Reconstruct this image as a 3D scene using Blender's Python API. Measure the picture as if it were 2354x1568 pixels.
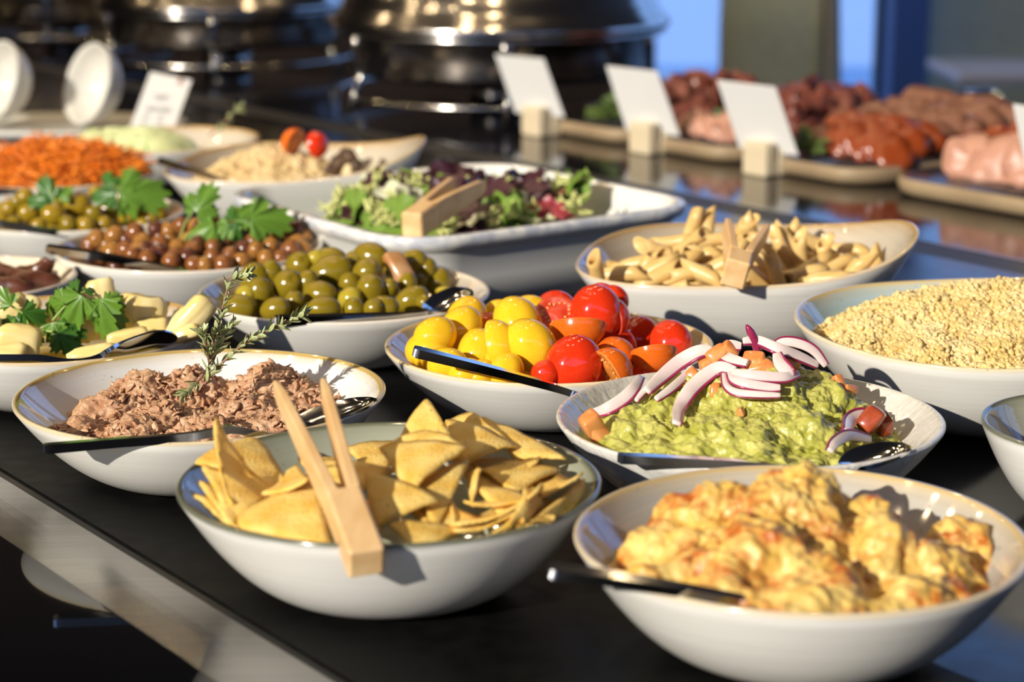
import bpy, bmesh, math, random
import numpy as np
from mathutils import Vector, Matrix, noise, Quaternion

# ------------------------------------------------------------------ camera, world, sun, exposure
sc = bpy.context.scene
for o in list(bpy.data.objects): bpy.data.objects.remove(o)
COL = sc.collection
FPX, CAMH, HORIZ = 4700.0, 0.42, -340.0          # focal length in pixels of the 2354x1568 frame, eye height over the counter, horizon row
PITCH = math.atan((784 - HORIZ) / FPX)
cam = bpy.data.cameras.new('camera'); camo = bpy.data.objects.new('camera', cam); COL.objects.link(camo)
camo.location = (0, 0, CAMH); camo.rotation_euler = (math.pi/2 - PITCH, 0, 0)
cam.sensor_width = 36.0; cam.lens = 36.0 * FPX / 2354.0; cam.clip_start = .05; cam.clip_end = 200
cam.dof.use_dof = True; cam.dof.focus_distance = 1.40; cam.dof.aperture_fstop = 5.6; cam.dof.aperture_blades = 8
sc.camera = camo
sc.view_settings.view_transform = 'Standard'; sc.view_settings.look = 'None'
sc.view_settings.exposure = -0.12; sc.view_settings.gamma = 1.0; sc.view_settings.use_curve_mapping = False
w = bpy.data.worlds.new('sky'); sc.world = w; w.use_nodes = True
bg = w.node_tree.nodes['Background']; bg.inputs[0].default_value = (.27, .49, 1.0, 1); bg.inputs[1].default_value = 1.7
SUN_AZ, SUN_EL = math.radians(38), math.radians(21.5)
sl = bpy.data.lights.new('sun', 'SUN'); so = bpy.data.objects.new('sun', sl); COL.objects.link(so)
sl.energy = 6.0; sl.angle = math.radians(.6); sl.color = (1.0, .92, .79)
TOSUN = Vector((-math.sin(SUN_AZ)*math.cos(SUN_EL), -math.cos(SUN_AZ)*math.cos(SUN_EL), math.sin(SUN_EL)))
so.rotation_euler = TOSUN.to_track_quat('Z', 'Y').to_euler(); so.location = TOSUN*6

# ------------------------------------------------------------------ helpers
R = random.Random(7)
CP, SP = math.cos(PITCH), math.sin(PITCH)
def ray(px, py):
    a = (px - 1177)/FPX; b = -(py - 784)/FPX
    return a, CP + b*SP, -SP + b*CP
def at_y(px, py, y):
    d = ray(px, py); t = y/d[1]
    return Vector((d[0]*t, y, CAMH + d[2]*t))
def at_z(px, py, z):
    d = ray(px, py); t = (z - CAMH)/d[2]
    return Vector((d[0]*t, d[1]*t, z))
def hit(px, py, zf, y0, y1, lift=0.0):
    d = ray(px, py); y = y0
    while y < y1:
        t = y/d[1]; x = d[0]*t; z = CAMH + d[2]*t
        if z <= zf(x, y): return Vector((x, y, z + lift))
        y += .0015
    return None
CT = math.radians(54)
U = Vector((math.cos(CT), -math.sin(CT), 0)); N = Vector((math.sin(CT), math.cos(CT), 0))
def UN(u, n, z=0): return U*u + N*n + Vector((0, 0, z))
def nz(x, y=0, z=0): return noise.noise(Vector((x, y, z)))
def fbm(v, o=4):
    s = 0; a = 1; f = 1
    for i in range(o):
        s += a*noise.noise(v*f); a *= .5; f *= 2.03
    return s

def mesh(name, V, F, mats, smooth=True, midx=None, auto=None):
    me = bpy.data.meshes.new(name)
    me.from_pydata([tuple(v) for v in V], [], F)
    for m in (mats if isinstance(mats, (list, tuple)) else [mats]): me.materials.append(m)
    if midx is not None: me.polygons.foreach_set('material_index', midx)
    if smooth: me.polygons.foreach_set('use_smooth', [True]*len(me.polygons))
    me.update()
    return me
def obj(name, me, parent=None, loc=None, rot=None, mw=None):
    o = bpy.data.objects.new(name, me); COL.objects.link(o)
    if parent: o.parent = parent
    if loc is not None: o.location = loc
    if rot is not None: o.rotation_euler = rot
    if mw is not None: o.matrix_basis = mw
    return o
def tag(o, label, cat, group=None, kind=None):
    o['label'] = label; o['category'] = cat
    if group: o['group'] = group
    if kind: o['kind'] = kind
    return o
def thing(name, label, cat, loc=(0, 0, 0), rot=(0, 0, 0), group=None):
    o = bpy.data.objects.new(name, None); COL.objects.link(o); o.location = loc; o.rotation_euler = rot
    o.empty_display_size = .02
    return tag(o, label, cat, group)
def basis(o, z, x=None, s=1.0):
    z = Vector(z).normalized(); x = Vector(x) if x is not None else Vector((1, .3, .2))
    y = z.cross(x)
    if y.length < 1e-6: y = z.cross(Vector((0, 1, .1)))
    y.normalize(); x = y.cross(z)
    if not hasattr(s, '__len__'): s = (s, s, s)
    m = Matrix(((x.x*s[0], y.x*s[1], z.x*s[2], o[0]), (x.y*s[0], y.y*s[1], z.y*s[2], o[1]), (x.z*s[0], y.z*s[1], z.z*s[2], o[2]), (0, 0, 0, 1)))
    return m
def catmull(P, n):
    P = [Vector(p) for p in P]; out = []
    Q = [P[0]*2 - P[1]] + P + [P[-1]*2 - P[-2]]
    for i in range(1, len(Q)-2):
        for k in range(n):
            t = k/n; a, b, c, d = Q[i-1], Q[i], Q[i+1], Q[i+2]
            out.append(.5*((2*b) + (c-a)*t + (2*a-5*b+4*c-d)*t*t + (3*b-a-3*c+d)*t**3))
    out.append(P[-1]); return out

class MB:
    def __init__(s): s.v = []; s.f = []; s.mi = []
    def add(s, V, F, mi=0):
        k = len(s.v); s.v += [Vector(v) for v in V]; s.f += [tuple(i+k for i in f) for f in F]; s.mi += [mi]*len(F)
    def box(s, c, sx, sy, sz, M=None, mi=0):
        V = [Vector((x*sx/2, y*sy/2, z*sz/2)) for z in (-1, 1) for y in (-1, 1) for x in (-1, 1)]
        if M is not None: V = [M @ v for v in V]
        V = [v + Vector(c) for v in V]
        s.add(V, [(0, 2, 3, 1), (4, 5, 7, 6), (0, 1, 5, 4), (2, 6, 7, 3), (0, 4, 6, 2), (1, 3, 7, 5)], mi)
    def rbox(s, c, sx, sy, sz, b, M=None, mi=0):        # box with chamfered edges
        V = []; idx = {}
        for ax in range(3):
            for q in [(x, y, z) for z in (-1, 1) for y in (-1, 1) for x in (-1, 1)]:
                h = [sx/2, sy/2, sz/2]
                v = [q[i]*(h[i] - (0 if i == ax else b)) for i in range(3)]
                idx[(ax, q)] = len(V); V.append(Vector(v))
        F = []
        for ax in range(3):
            a, b2 = [i for i in range(3) if i != ax]
            for sg in (-1, 1):
                L = []
                for (i, j) in ((-1, -1), (1, -1), (1, 1), (-1, 1)):
                    q = [0, 0, 0]; q[ax] = sg; q[a] = i; q[b2] = j; L.append(idx[(ax, tuple(q))])
                F.append(tuple(L))
        for a in range(3):                                 # edge quads
            p, r = [i for i in range(3) if i != a]
            for i in (-1, 1):
                for j in (-1, 1):
                    L = []
                    for (ax, e) in ((p, -1), (p, 1), (r, 1), (r, -1)):
                        q = [0, 0, 0]; q[a] = e; q[p] = i; q[r] = j; L.append(idx[(ax, tuple(q))])
                    F.append(tuple(L))
        for q in [(x, y, z) for z in (-1, 1) for y in (-1, 1) for x in (-1, 1)]:
            F.append(tuple(idx[(ax, q)] for ax in range(3)))
        if M is not None: V = [M @ v for v in V]
        s.add([v + Vector(c) for v in V], F, mi)
    def prism(s, poly, z0, z1, mi=0):
        n = len(poly); V = [Vector((p[0], p[1], z0)) for p in poly] + [Vector((p[0], p[1], z1)) for p in poly]
        s.add(V, [tuple(range(n-1, -1, -1)), tuple(range(n, 2*n))] + [(i, (i+1) % n, n+(i+1) % n, n+i) for i in range(n)], mi)
    def tube(s, P, r, n=8, mi=0, cap=True, up=Vector((0, 0, 1))):
        P = [Vector(p) for p in P]; m = len(P); V = []
        for i, p in enumerate(P):
            t = (P[min(i+1, m-1)] - P[max(i-1, 0)]).normalized()
            a = t.cross(up)
            if a.length < 1e-4: a = t.cross(Vector((1, 0, 0)))
            a.normalize(); b = a.cross(t)
            rr = r[i] if hasattr(r, '__len__') else r
            for k in range(n):
                an = 2*math.pi*k/n; V.append(p + a*math.cos(an)*rr + b*math.sin(an)*rr)
        F = [(i*n+k, i*n+(k+1) % n, (i+1)*n+(k+1) % n, (i+1)*n+k) for i in range(m-1) for k in range(n)]
        if cap: F += [tuple(range(n-1, -1, -1)), tuple((m-1)*n+k for k in range(n))]
        s.add(V, F, mi)
    def lathe(s, prof, n=48, mi=0, c=(0, 0, 0), sx=1, sy=1):
        V = []; m = len(prof)
        for (r, z) in prof:
            for k in range(n):
                a = 2*math.pi*k/n; V.append(Vector((c[0]+r*sx*math.cos(a), c[1]+r*sy*math.sin(a), c[2]+z)))
        F = [(i*n+k, i*n+(k+1) % n, (i+1)*n+(k+1) % n, (i+1)*n+k) for i in range(m-1) for k in range(n)]
        s.add(V, F, mi)
    def ellip(s, c, rx, ry, rz, n=12, m=8, M=None, mi=0, wob=0):
        V = []; 
        for i in range(m+1):
            ph = math.pi*i/m
            for k in range(n):
                th = 2*math.pi*k/n; v = Vector((math.sin(ph)*math.cos(th), math.sin(ph)*math.sin(th), math.cos(ph)))
                if wob: v *= 1 + wob*noise.noise(v*1.6 + Vector(c)*37)
                v = Vector((v.x*rx, v.y*ry, v.z*rz))
                if M is not None: v = M @ v
                V.append(v + Vector(c))
        s.add(V, [(i*n+k, (i+1)*n+k, (i+1)*n+(k+1) % n, i*n+(k+1) % n) for i in range(m) for k in range(n)], mi)
    def build(s, name, mats, smooth=True):
        return mesh(name, s.v, s.f, mats, smooth, s.mi)
def bake(o_mesh_pairs): pass

# ------------------------------------------------------------------ materials
def nodes(name):
    m = bpy.data.materials.new(name); m.use_nodes = True; nt = m.node_tree
    return m, nt, nt.nodes['Principled BSDF'], nt.nodes, nt.links
def col(c): return (c[0], c[1], c[2], 1)
def mat(name, c, rough=.5, metal=0, spec=.5, c2=None, scale=20, detail=4, bump=0, bscale=None, bdist=.001, coat=0, sss=0, sssc=None, trans=0, ior=1.45, lo=.35, hi=.65, stretch=None, emit=0, alpha=1, rough2=None):
    m, nt, b, n, l = nodes(name)
    b.inputs['Base Color'].default_value = col(c); b.inputs['Roughness'].default_value = rough; b.inputs['Metallic'].default_value = metal
    b.inputs['Specular IOR Level'].default_value = spec; b.inputs['Coat Weight'].default_value = coat; b.inputs['IOR'].default_value = ior
    b.inputs['Coat Roughness'].default_value = .05; b.inputs['Transmission Weight'].default_value = trans
    if sss:
        b.inputs['Subsurface Weight'].default_value = sss; b.inputs['Subsurface Radius'].default_value = sssc or (1, .4, .2); b.inputs['Subsurface Scale'].default_value = .006
    if emit: b.inputs['Emission Color'].default_value = col(c); b.inputs['Emission Strength'].default_value = emit
    if c2 is not None or bump or rough2 is not None:
        tc = n.new('ShaderNodeTexCoord'); mp = n.new('ShaderNodeMapping'); l.new(tc.outputs['Object'], mp.inputs[0])
        if stretch: mp.inputs['Scale'].default_value = stretch
    if c2 is not None:
        t = n.new('ShaderNodeTexNoise'); t.inputs['Scale'].default_value = scale; t.inputs['Detail'].default_value = detail
        l.new(mp.outputs[0], t.inputs['Vector'])
        r = n.new('ShaderNodeValToRGB'); r.color_ramp.elements[0].position = lo; r.color_ramp.elements[1].position = hi
        r.color_ramp.elements[0].color = col(c); r.color_ramp.elements[1].color = col(c2)
        l.new(t.outputs['Fac'], r.inputs[0]); l.new(r.outputs[0], b.inputs['Base Color'])
    if rough2 is not None:
        t3 = n.new('ShaderNodeTexNoise'); t3.inputs['Scale'].default_value = scale; t3.inputs['Detail'].default_value = 3
        l.new(mp.outputs[0], t3.inputs['Vector'])
        mr = n.new('ShaderNodeMapRange'); mr.inputs[3].default_value = rough; mr.inputs[4].default_value = rough2
        mr.inputs[1].default_value = .35; mr.inputs[2].default_value = .65
        l.new(t3.outputs['Fac'], mr.inputs[0]); l.new(mr.outputs[0], b.inputs['Roughness'])
    if bump:
        t2 = n.new('ShaderNodeTexNoise'); t2.inputs['Scale'].default_value = bscale or scale*3; t2.inputs['Detail'].default_value = 5
        l.new(mp.outputs[0], t2.inputs['Vector'])
        bp = n.new('ShaderNodeBump'); bp.inputs['Strength'].default_value = bump; bp.inputs['Distance'].default_value = bdist
        l.new(t2.outputs['Fac'], bp.inputs['Height']); l.new(bp.outputs[0], b.inputs['Normal'])
    return m
def glaze(name, outer=(.86, .84, .78), rim=(.62, .47, .22), inner=(.74, .72, .66), speck=.5, speckc=(.10, .06, .03), rings=.05, rimw=.02, spscale=260, edge=None, lipc=None, innerrough=.08, streak=0, bumpy=0):
    """stoneware: attribute gl runs 0 (foot) .. 0.5 (lip) .. 1 (inside bottom)"""
    m, nt, b, n, l = nodes(name)
    at = n.new('ShaderNodeAttribute'); at.attribute_name = 'gl'
    tc = n.new('ShaderNodeTexCoord')
    wob = n.new('ShaderNodeTexNoise'); wob.inputs['Scale'].default_value = 22; wob.inputs['Detail'].default_value = 5; l.new(tc.outputs['Object'], wob.inputs['Vector'])
    ad = n.new('ShaderNodeMath'); ad.operation = 'MULTIPLY_ADD'; ad.inputs[1].default_value = .022; l.new(wob.outputs['Fac'], ad.inputs[0]); 
    sb = n.new('ShaderNodeMath'); sb.operation = 'SUBTRACT'; sb.inputs[1].default_value = .011; l.new(at.outputs['Fac'], sb.inputs[0]); l.new(sb.outputs[0], ad.inputs[2])
    r = n.new('ShaderNodeValToRGB'); e = r.color_ramp.elements
    e[0].position = 0; e[0].color = col(outer); e[1].position = 1; e[1].color = col(inner)
    lip = lipc or tuple(.68*a + .32*b_ for a, b_ in zip(rim, outer))
    ed = edge or rim
    for p, c in ((.452, outer), (.472, lip), (.50, lip), (.515, rim), (.530, ed), (.543, tuple(.35*a+.65*b_ for a, b_ in zip(ed, inner))), (.560, inner)):
        x = e.new(p); x.color = col(c)
    l.new(ad.outputs[0], r.inputs[0])
    last = r.outputs[0]
    # turning rings inside and out
    wv = n.new('ShaderNodeTexNoise'); wv.inputs['Scale'].default_value = 1; wv.inputs['Detail'].default_value = 6
    mp = n.new('ShaderNodeMapping'); mp.inputs['Scale'].default_value = (8, 8, 420); l.new(tc.outputs['Object'], mp.inputs[0]); l.new(mp.outputs[0], wv.inputs['Vector'])
    mx = n.new('ShaderNodeMix'); mx.data_type = 'RGBA'; mx.blend_type = 'MULTIPLY'
    mr = n.new('ShaderNodeMapRange'); mr.inputs[1].default_value = .35; mr.inputs[2].default_value = .65; mr.inputs[3].default_value = 1-rings; mr.inputs[4].default_value = 1.0
    l.new(wv.outputs['Fac'], mr.inputs[0]); mx.inputs[0].default_value = 1; l.new(last, mx.inputs[6])
    cb = n.new('ShaderNodeCombineColor'); [l.new(mr.outputs[0], cb.inputs[i]) for i in range(3)]
    l.new(cb.outputs[0], mx.inputs[7]); last = mx.outputs[2]
    if speck:
        vo = n.new('ShaderNodeTexVoronoi'); vo.inputs['Scale'].default_value = spscale; l.new(tc.outputs['Object'], vo.inputs['Vector'])
        ns = n.new('ShaderNodeTexNoise'); ns.inputs['Scale'].default_value = 45; l.new(tc.outputs['Object'], ns.inputs['Vector'])
        m1 = n.new('ShaderNodeMapRange'); m1.inputs[1].default_value = .30; m1.inputs[2].default_value = .12; m1.inputs[3].default_value = 0; m1.inputs[4].default_value = 1; l.new(vo.outputs['Distance'], m1.inputs[0])
        m2 = n.new('ShaderNodeMapRange'); m2.inputs[1].default_value = .52; m2.inputs[2].default_value = .66; l.new(ns.outputs['Fac'], m2.inputs[0])
        sp = n.new('ShaderNodeSeparateColor'); l.new(vo.outputs['Color'], sp.inputs[0])
        m4 = n.new('ShaderNodeMath'); m4.operation = 'GREATER_THAN'; m4.inputs[1].default_value = .6; l.new(sp.outputs[0], m4.inputs[0])
        m3 = n.new('ShaderNodeMath'); m3.operation = 'MULTIPLY'; l.new(m1.outputs[0], m3.inputs[0]); l.new(m2.outputs[0], m3.inputs[1])
        m5 = n.new('ShaderNodeMath'); m5.operation = 'MULTIPLY'; l.new(m3.outputs[0], m5.inputs[0]); l.new(m4.outputs[0], m5.inputs[1])
        gt = n.new('ShaderNodeMath'); gt.operation = 'GREATER_THAN'; gt.inputs[1].default_value = .475; l.new(at.outputs['Fac'], gt.inputs[0])
        m6 = n.new('ShaderNodeMath'); m6.operation = 'MULTIPLY'; l.new(m5.outputs[0], m6.inputs[0]); l.new(gt.outputs[0], m6.inputs[1])
        m7 = n.new('ShaderNodeMath'); m7.operation = 'MULTIPLY'; m7.inputs[1].default_value = speck; l.new(m6.outputs[0], m7.inputs[0])
        ms = n.new('ShaderNodeMix'); ms.data_type = 'RGBA'; l.new(m7.outputs[0], ms.inputs[0]); l.new(last, ms.inputs[6]); ms.inputs[7].default_value = col(speckc); last = ms.outputs[2]
    l.new(last, b.inputs['Base Color'])
    rr = n.new('ShaderNodeMapRange'); rr.inputs[1].default_value = .45; rr.inputs[2].default_value = .53; rr.inputs[3].default_value = .22; rr.inputs[4].default_value = innerrough
    l.new(at.outputs['Fac'], rr.inputs[0]); l.new(rr.outputs[0], b.inputs['Roughness'])
    b.inputs['Specular IOR Level'].default_value = .6; b.inputs['Coat Weight'].default_value = .35; b.inputs['Coat Roughness'].default_value = .04
    if bumpy:
        t2 = n.new('ShaderNodeTexNoise'); t2.inputs['Scale'].default_value = 70; t2.inputs['Detail'].default_value = 2
        mp2 = n.new('ShaderNodeMapping'); mp2.inputs['Scale'].default_value = (1.4, 1.4, .45); l.new(tc.outputs['Object'], mp2.inputs[0]); l.new(mp2.outputs[0], t2.inputs['Vector'])
        bp = n.new('ShaderNodeBump'); bp.inputs['Strength'].default_value = bumpy; bp.inputs['Distance'].default_value = .0022
        l.new(t2.outputs['Fac'], bp.inputs['Height']); l.new(bp.outputs[0], b.inputs['Normal']); l.new(bp.outputs[0], b.inputs['Coat Normal'])
    return m

M = {}
M['steel'] = mat('polished steel', (.62, .62, .63), .11, 1)
M['steel_strip'] = mat('brushed steel', (.40, .39, .37), .20, 1, c2=(.33, .325, .315), scale=6, stretch=(1, 40, 1), bump=.04, bscale=120)
M['chrome'] = mat('chafing chrome', (.62, .59, .56), .17, 1, c2=(.52, .49, .46), scale=3)
M['blackglass'] = mat('black glass', (.004, .004, .005), .04, spec=.5)
M['matblack'] = mat('matte black counter', (.004, .004, .004), .34, spec=.06, c2=(.007, .007, .006), scale=60, rough2=.46)
M['midblack'] = mat('satin black counter', (.004, .004, .005), .14, spec=.32, rough2=.22, scale=30)
M['platform'] = mat('rear black glass', (.006, .006, .008), .09, spec=.5)
M['blackedge'] = mat('black edge', (.012, .011, .010), .5)
M['wood'] = mat('bamboo', (.66, .40, .17), .42, c2=(.80, .55, .28), scale=5, detail=6, stretch=(14, 1.2, 14), bump=.05, bscale=40)
M['woodblock'] = mat('pale wood block', (.52, .43, .29), .6, c2=(.58, .49, .34), scale=8, stretch=(1, 1, 6))
M['card'] = mat('white card', (.74, .73, .71), .45)
M['paper'] = mat('darkened white card', (.54, .535, .52), .6)  # white card colour lowered because the printed card faces the sun
M['cream'] = mat('darkened white porcelain', (.58, .565, .515), .14, coat=.3)  # white porcelain, darkened because the tilted bowls face the sun
M['ink'] = mat('grey ink', (.12, .125, .14), .6)
M['inkred'] = mat('dark red ink', (.30, .10, .09), .6)
M['white'] = mat('white glazed porcelain', (.71, .70, .655), .12, coat=.3)
M['white_edge'] = mat('grey blue worn enamel edge', (.50, .52, .58), .2, c2=(.78, .77, .73), scale=60, lo=.42, hi=.58, coat=.3)
M['slabtop'] = mat('dark slate slab', (.016, .017, .021), .22, c2=(.03, .03, .035), scale=12)
M['slabedge'] = mat('brown slab rim', (.30, .22, .13), .5, c2=(.24, .17, .10), scale=9)
M['olive'] = mat('green olive', (.255, .185, .012), .145, c2=(.19, .135, .008), scale=70, spec=.6, sss=.15, sssc=(1, .8, .1), bump=.05, bscale=160)
M['olive2'] = mat('yellow olive', (.42, .33, .03), .145, c2=(.34, .26, .02), scale=70, spec=.6, sss=.15, sssc=(1, .8, .1))
M['olive3'] = mat('amber green olive', (.34, .22, .012), .145, c2=(.26, .17, .01), scale=60, spec=.6)
M['pit'] = mat('olive hole', (.10, .06, .01), .4)
M['brownolive'] = mat('brown olive', (.26, .10, .025), .145, c2=(.17, .055, .02), scale=45, spec=.6)
M['brownolive2'] = mat('tan olive', (.36, .17, .035), .145, c2=(.25, .10, .025), scale=45, spec=.6)
M['brownolive3'] = mat('dark brown olive', (.13, .04, .02), .145, c2=(.08, .025, .015), scale=45, spec=.6)
M['tomred'] = mat('red tomato skin', (.62, .022, .006), .10, c2=(.72, .045, .008), scale=25, spec=.55, sss=.12, sssc=(1, .12, .05))
M['tomyel'] = mat('yellow tomato skin', (.84, .46, .010), .10, c2=(.86, .56, .03), scale=25, spec=.55, sss=.15, sssc=(1, .6, .1))
M['tomor'] = mat('orange tomato skin', (.72, .16, .010), .15, c2=(.70, .10, .01), scale=25, spec=.55, sss=.12, sssc=(1, .3, .05))
M['fleshred'] = mat('tomato flesh', (.62, .07, .025), .22, c2=(.55, .035, .015), scale=120, bump=.3, bscale=140, spec=.6)
M['fleshor'] = mat('pale tomato flesh', (.72, .30, .06), .22, c2=(.70, .20, .035), scale=90, bump=.25, bscale=140)
M['fleshyel'] = mat('yellow tomato flesh', (.84, .55, .08), .22, c2=(.78, .50, .04), scale=90, bump=.25, bscale=140)
M['seed'] = mat('tomato seed', (.76, .50, .16), .3)
M['gel'] = mat('tomato gel', (.60, .12, .02), .08, c2=(.50, .06, .015), scale=150)
M['chip'] = None
M['hummus'] = None
M['guac'] = mat('guacamole', (.35, .35, .05), .22, c2=(.55, .52, .14), scale=75, detail=6, bump=.85, bscale=230, bdist=.0016, spec=.55, sss=.1, sssc=(.6, .8, .1))
M['tuna'] = mat('flaked tuna', (.37, .18, .088), .42, c2=(.61, .38, .225), scale=85, detail=8, bump=1.0, bscale=260, bdist=.002, spec=.5, stretch=(1, 1, 1.6))
M['tunaflake'] = mat('tuna flakes', (.42, .205, .10), .42, c2=(.66, .41, .25), scale=90, bump=.8, bscale=420, bdist=.001)
M['onion'] = mat('onion flesh', (.76, .68, .62), .2, c2=(.72, .55, .53), scale=28, spec=.6, sss=.2, sssc=(1, .7, .7), stretch=(1, 1, 1))
M['onionskin'] = mat('purple onion skin', (.22, .012, .055), .2, c2=(.34, .03, .10), scale=30, spec=.6)
M['dice'] = mat('tomato dice', (.68, .17, .035), .16, c2=(.76, .34, .11), scale=55, spec=.6, sss=.2, sssc=(1, .3, .1), bump=.12, bscale=130)
M['dice_shaded'] = mat('shade darkened tomato dice', (.26, .04, .015), .15, c2=(.40, .08, .03), scale=60)  # darker copy of the dice colour, shade put into the colour
M['wheat'] = mat('bulgur wheat', (.68, .47, .16), .4, c2=(.80, .62, .30), scale=30, spec=.5, sss=.15, sssc=(1, .8, .4))
M['couscous'] = mat('couscous', (.64, .46, .21), .5, c2=(.73, .57, .32), scale=40, bump=.5, bscale=400)
M['carrot'] = mat('grated carrot', (.80, .20, .012), .35, c2=(.86, .29, .03), scale=50, spec=.5)
M['pasta'] = mat('penne pasta', (.60, .375, .115), .33, c2=(.71, .50, .21), scale=35, spec=.5, sss=.15, sssc=(1, .7, .3))
M['leaf'] = mat('parsley leaf', (.065, .155, .015), .34, c2=(.13, .245, .03), scale=55, spec=.4)
M['leafdark'] = mat('dark parsley leaf', (.03, .10, .012), .34, c2=(.05, .15, .02), scale=55, spec=.4)
M['stem'] = mat('parsley stem', (.26, .36, .07), .35)
M['thyme'] = mat('thyme leaf', (.28, .34, .11), .45, c2=(.48, .52, .28), scale=260, lo=.4, hi=.6)
M['thymestem'] = mat('thyme stem', (.34, .20, .13), .5, c2=(.26, .09, .08), scale=70)
M['frisee'] = mat('pale frisee', (.46, .50, .13), .4, c2=(.70, .70, .32), scale=50)
M['salad'] = mat('green salad leaf', (.09, .18, .025), .35, c2=(.20, .30, .05), scale=40)
M['saladdark'] = mat('dark red salad leaf', (.028, .010, .014), .32, c2=(.07, .02, .03), scale=40)
M['whitecab'] = mat('white chicory', (.72, .72, .56), .35, c2=(.62, .64, .38), scale=30)
M['radicchio'] = mat('radicchio', (.20, .012, .03), .35, c2=(.34, .05, .06), scale=40)
M['arti'] = mat('artichoke heart', (.74, .57, .19), .2, c2=(.83, .70, .36), scale=60, detail=6, spec=.55, sss=.3, sssc=(1, .85, .4), stretch=(1, 1, .25), bump=.5, bscale=90, bdist=.003)
M['oil'] = mat('olive oil', (.50, .36, .02), .03, c2=(.62, .48, .05), scale=30, spec=.5)
M['darkmeat'] = mat('dark dried tomato', (.075, .022, .012), .28, c2=(.14, .05, .025), scale=70, bump=.5, bscale=150, spec=.6)
M['salsa'] = mat('red pepper salsa', (.52, .020, .006), .12, c2=(.62, .05, .01), scale=60, bump=.3, bscale=150, spec=.6)
M['salsadark'] = mat('dark salsa oil', (.085, .010, .004), .08, c2=(.15, .02, .008), scale=40)
M['cucumber'] = mat('cucumber flesh', (.58, .66, .30), .25, c2=(.68, .74, .42), scale=60)
M['cucskin'] = mat('cucumber skin', (.07, .19, .03), .3, c2=(.16, .32, .05), scale=60)
M['ham'] = mat('cured ham', (.085, .014, .010), .3, c2=(.21, .07, .048), scale=34, lo=.4, hi=.62, spec=.5)  # cold cuts, down to turkey: base colours darkened in place of shade
M['salami'] = mat('salami', (.13, .045, .026), .3, c2=(.23, .11, .07), scale=130, lo=.42, hi=.6)
M['chorizo'] = mat('chorizo', (.17, .018, .005), .25, c2=(.27, .065, .014), scale=110, lo=.42, hi=.62, spec=.6)
M['turkey'] = mat('pink cooked ham', (.40, .18, .12), .4, c2=(.47, .26, .185), scale=24)
M['herb'] = mat('herb garnish', (.035, .075, .015), .45, c2=(.10, .14, .03), scale=60)
M['garlic'] = mat('brown pickled onion', (.40, .16, .04), .15, c2=(.55, .32, .16), scale=40)
M['mush'] = mat('dark mushroom', (.05, .03, .018), .4, c2=(.12, .07, .04), scale=70)
M['glass'] = mat('clear glass', (.9, .95, 1), .02, trans=1, ior=1.45)

# ------------------------------------------------------------------ the room
def struct(name, me, label=None, cat=None, **k):
    o = obj(name, me, **k); o['kind'] = 'structure'
    if label: o['label'] = label; o['category'] = cat
    return o
def boxm(name, x0, x1, y0, y1, z0, z1, m):
    b = MB(); b.box(((x0+x1)/2, (y0+y1)/2, (z0+z1)/2), x1-x0, y1-y0, z1-z0); return b.build(name, m, False)
M['floor'] = mat('dark floor', (.10, .075, .05), .5, c2=(.14, .10, .07), scale=3)
M['ceil'] = mat('warm dim ceiling', (.22, .18, .14), .8)
M['wallbrown'] = mat('dark brown wall', (.085, .060, .042), .6, c2=(.11, .08, .058), scale=2)
M['frame'] = mat('dark window frame', (.025, .025, .028), .4)
M['bluecol'] = mat('deep blue wall', (.07, .16, .50), .5)
M['terrace'] = mat('blue grey terrace', (.30, .40, .55), .6)
M['chairgreen'] = mat('grey green upholstery', (.44, .53, .47), .8, c2=(.50, .59, .53), scale=30)
M['chairtrim'] = mat('beige piping', (.50, .46, .34), .7)
M['tabletop'] = mat('white table top', (.62, .62, .66), .35)
M['darkleg'] = mat('dark metal leg', (.03, .03, .03), .4)
GZ, CZ = -.92, 2.6
struct('floor', boxm('floor', -6.6, 6, -3.1, 6.5, GZ-.1, GZ, M['floor']), 'dark brown restaurant floor', 'floor')
b_ = MB(); b_.prism([(-6.6, -1.1), (-1.2, -1.1), (-1.2, -3.2), (6, -3.2), (6, 6.6), (-6.6, 6.6)], CZ, CZ+.1)
struct('ceiling', b_.build('ceiling', M['ceil'], False), 'dim brown ceiling over the buffet', 'ceiling')
struct('wall_back', boxm('wall_back', -6.6, .42, 6.5, 6.62, GZ, CZ, M['wallbrown']), 'dark brown back wall', 'wall')
for k, (xa, xb) in enumerate(((-6.6, -4.3), (-3.9, -2.5), (-2.1, -1.2), (-1.2, 6.0))):
    struct('wall_front' if k == 0 else 'wall_front_%d' % k, boxm('wall_front', xa, xb, -3.2, -3.1, GZ, 1.75 if xa < -1 else CZ, M['wallbrown']), 'dark brown wall pier between tall windows opposite the back wall', 'wall')
for k, (xa, xb) in enumerate(((-4.3, -3.9), (-2.5, -2.1))):
    f = MB()
    for (x0, x1, z0, z1) in ((xa, xa+.04, GZ, 1.75), (xb-.04, xb, GZ, 1.75), (xa, xb, GZ, GZ+.3), (xa, xb, 1.69, 1.75)): f.box(((x0+x1)/2, -3.15, (z0+z1)/2), x1-x0, .08, z1-z0)
    f_ = struct('window_%d' % (k+20), f.build('window_frame', M['frame'], False), 'narrow tall window opposite the back wall', 'window')
    f = MB(); f.box(((xa+xb)/2, -3.15, (GZ+.3+1.69)/2), xb-xa-.08, .006, 1.69-GZ-.3); obj('pane', f.build('pane', M['glass'], False), f_)
struct('wall_right', boxm('wall_right', 5.95, 6.05, -3.2, 2.0, GZ, CZ, M['wallbrown']), 'dark brown wall beside the tall side windows', 'wall')
struct('wall_left', boxm('wall_left', -6.7, -6.6, -3.2, 6.62, GZ, CZ, M['wallbrown']), 'dark brown side wall', 'wall')
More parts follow.
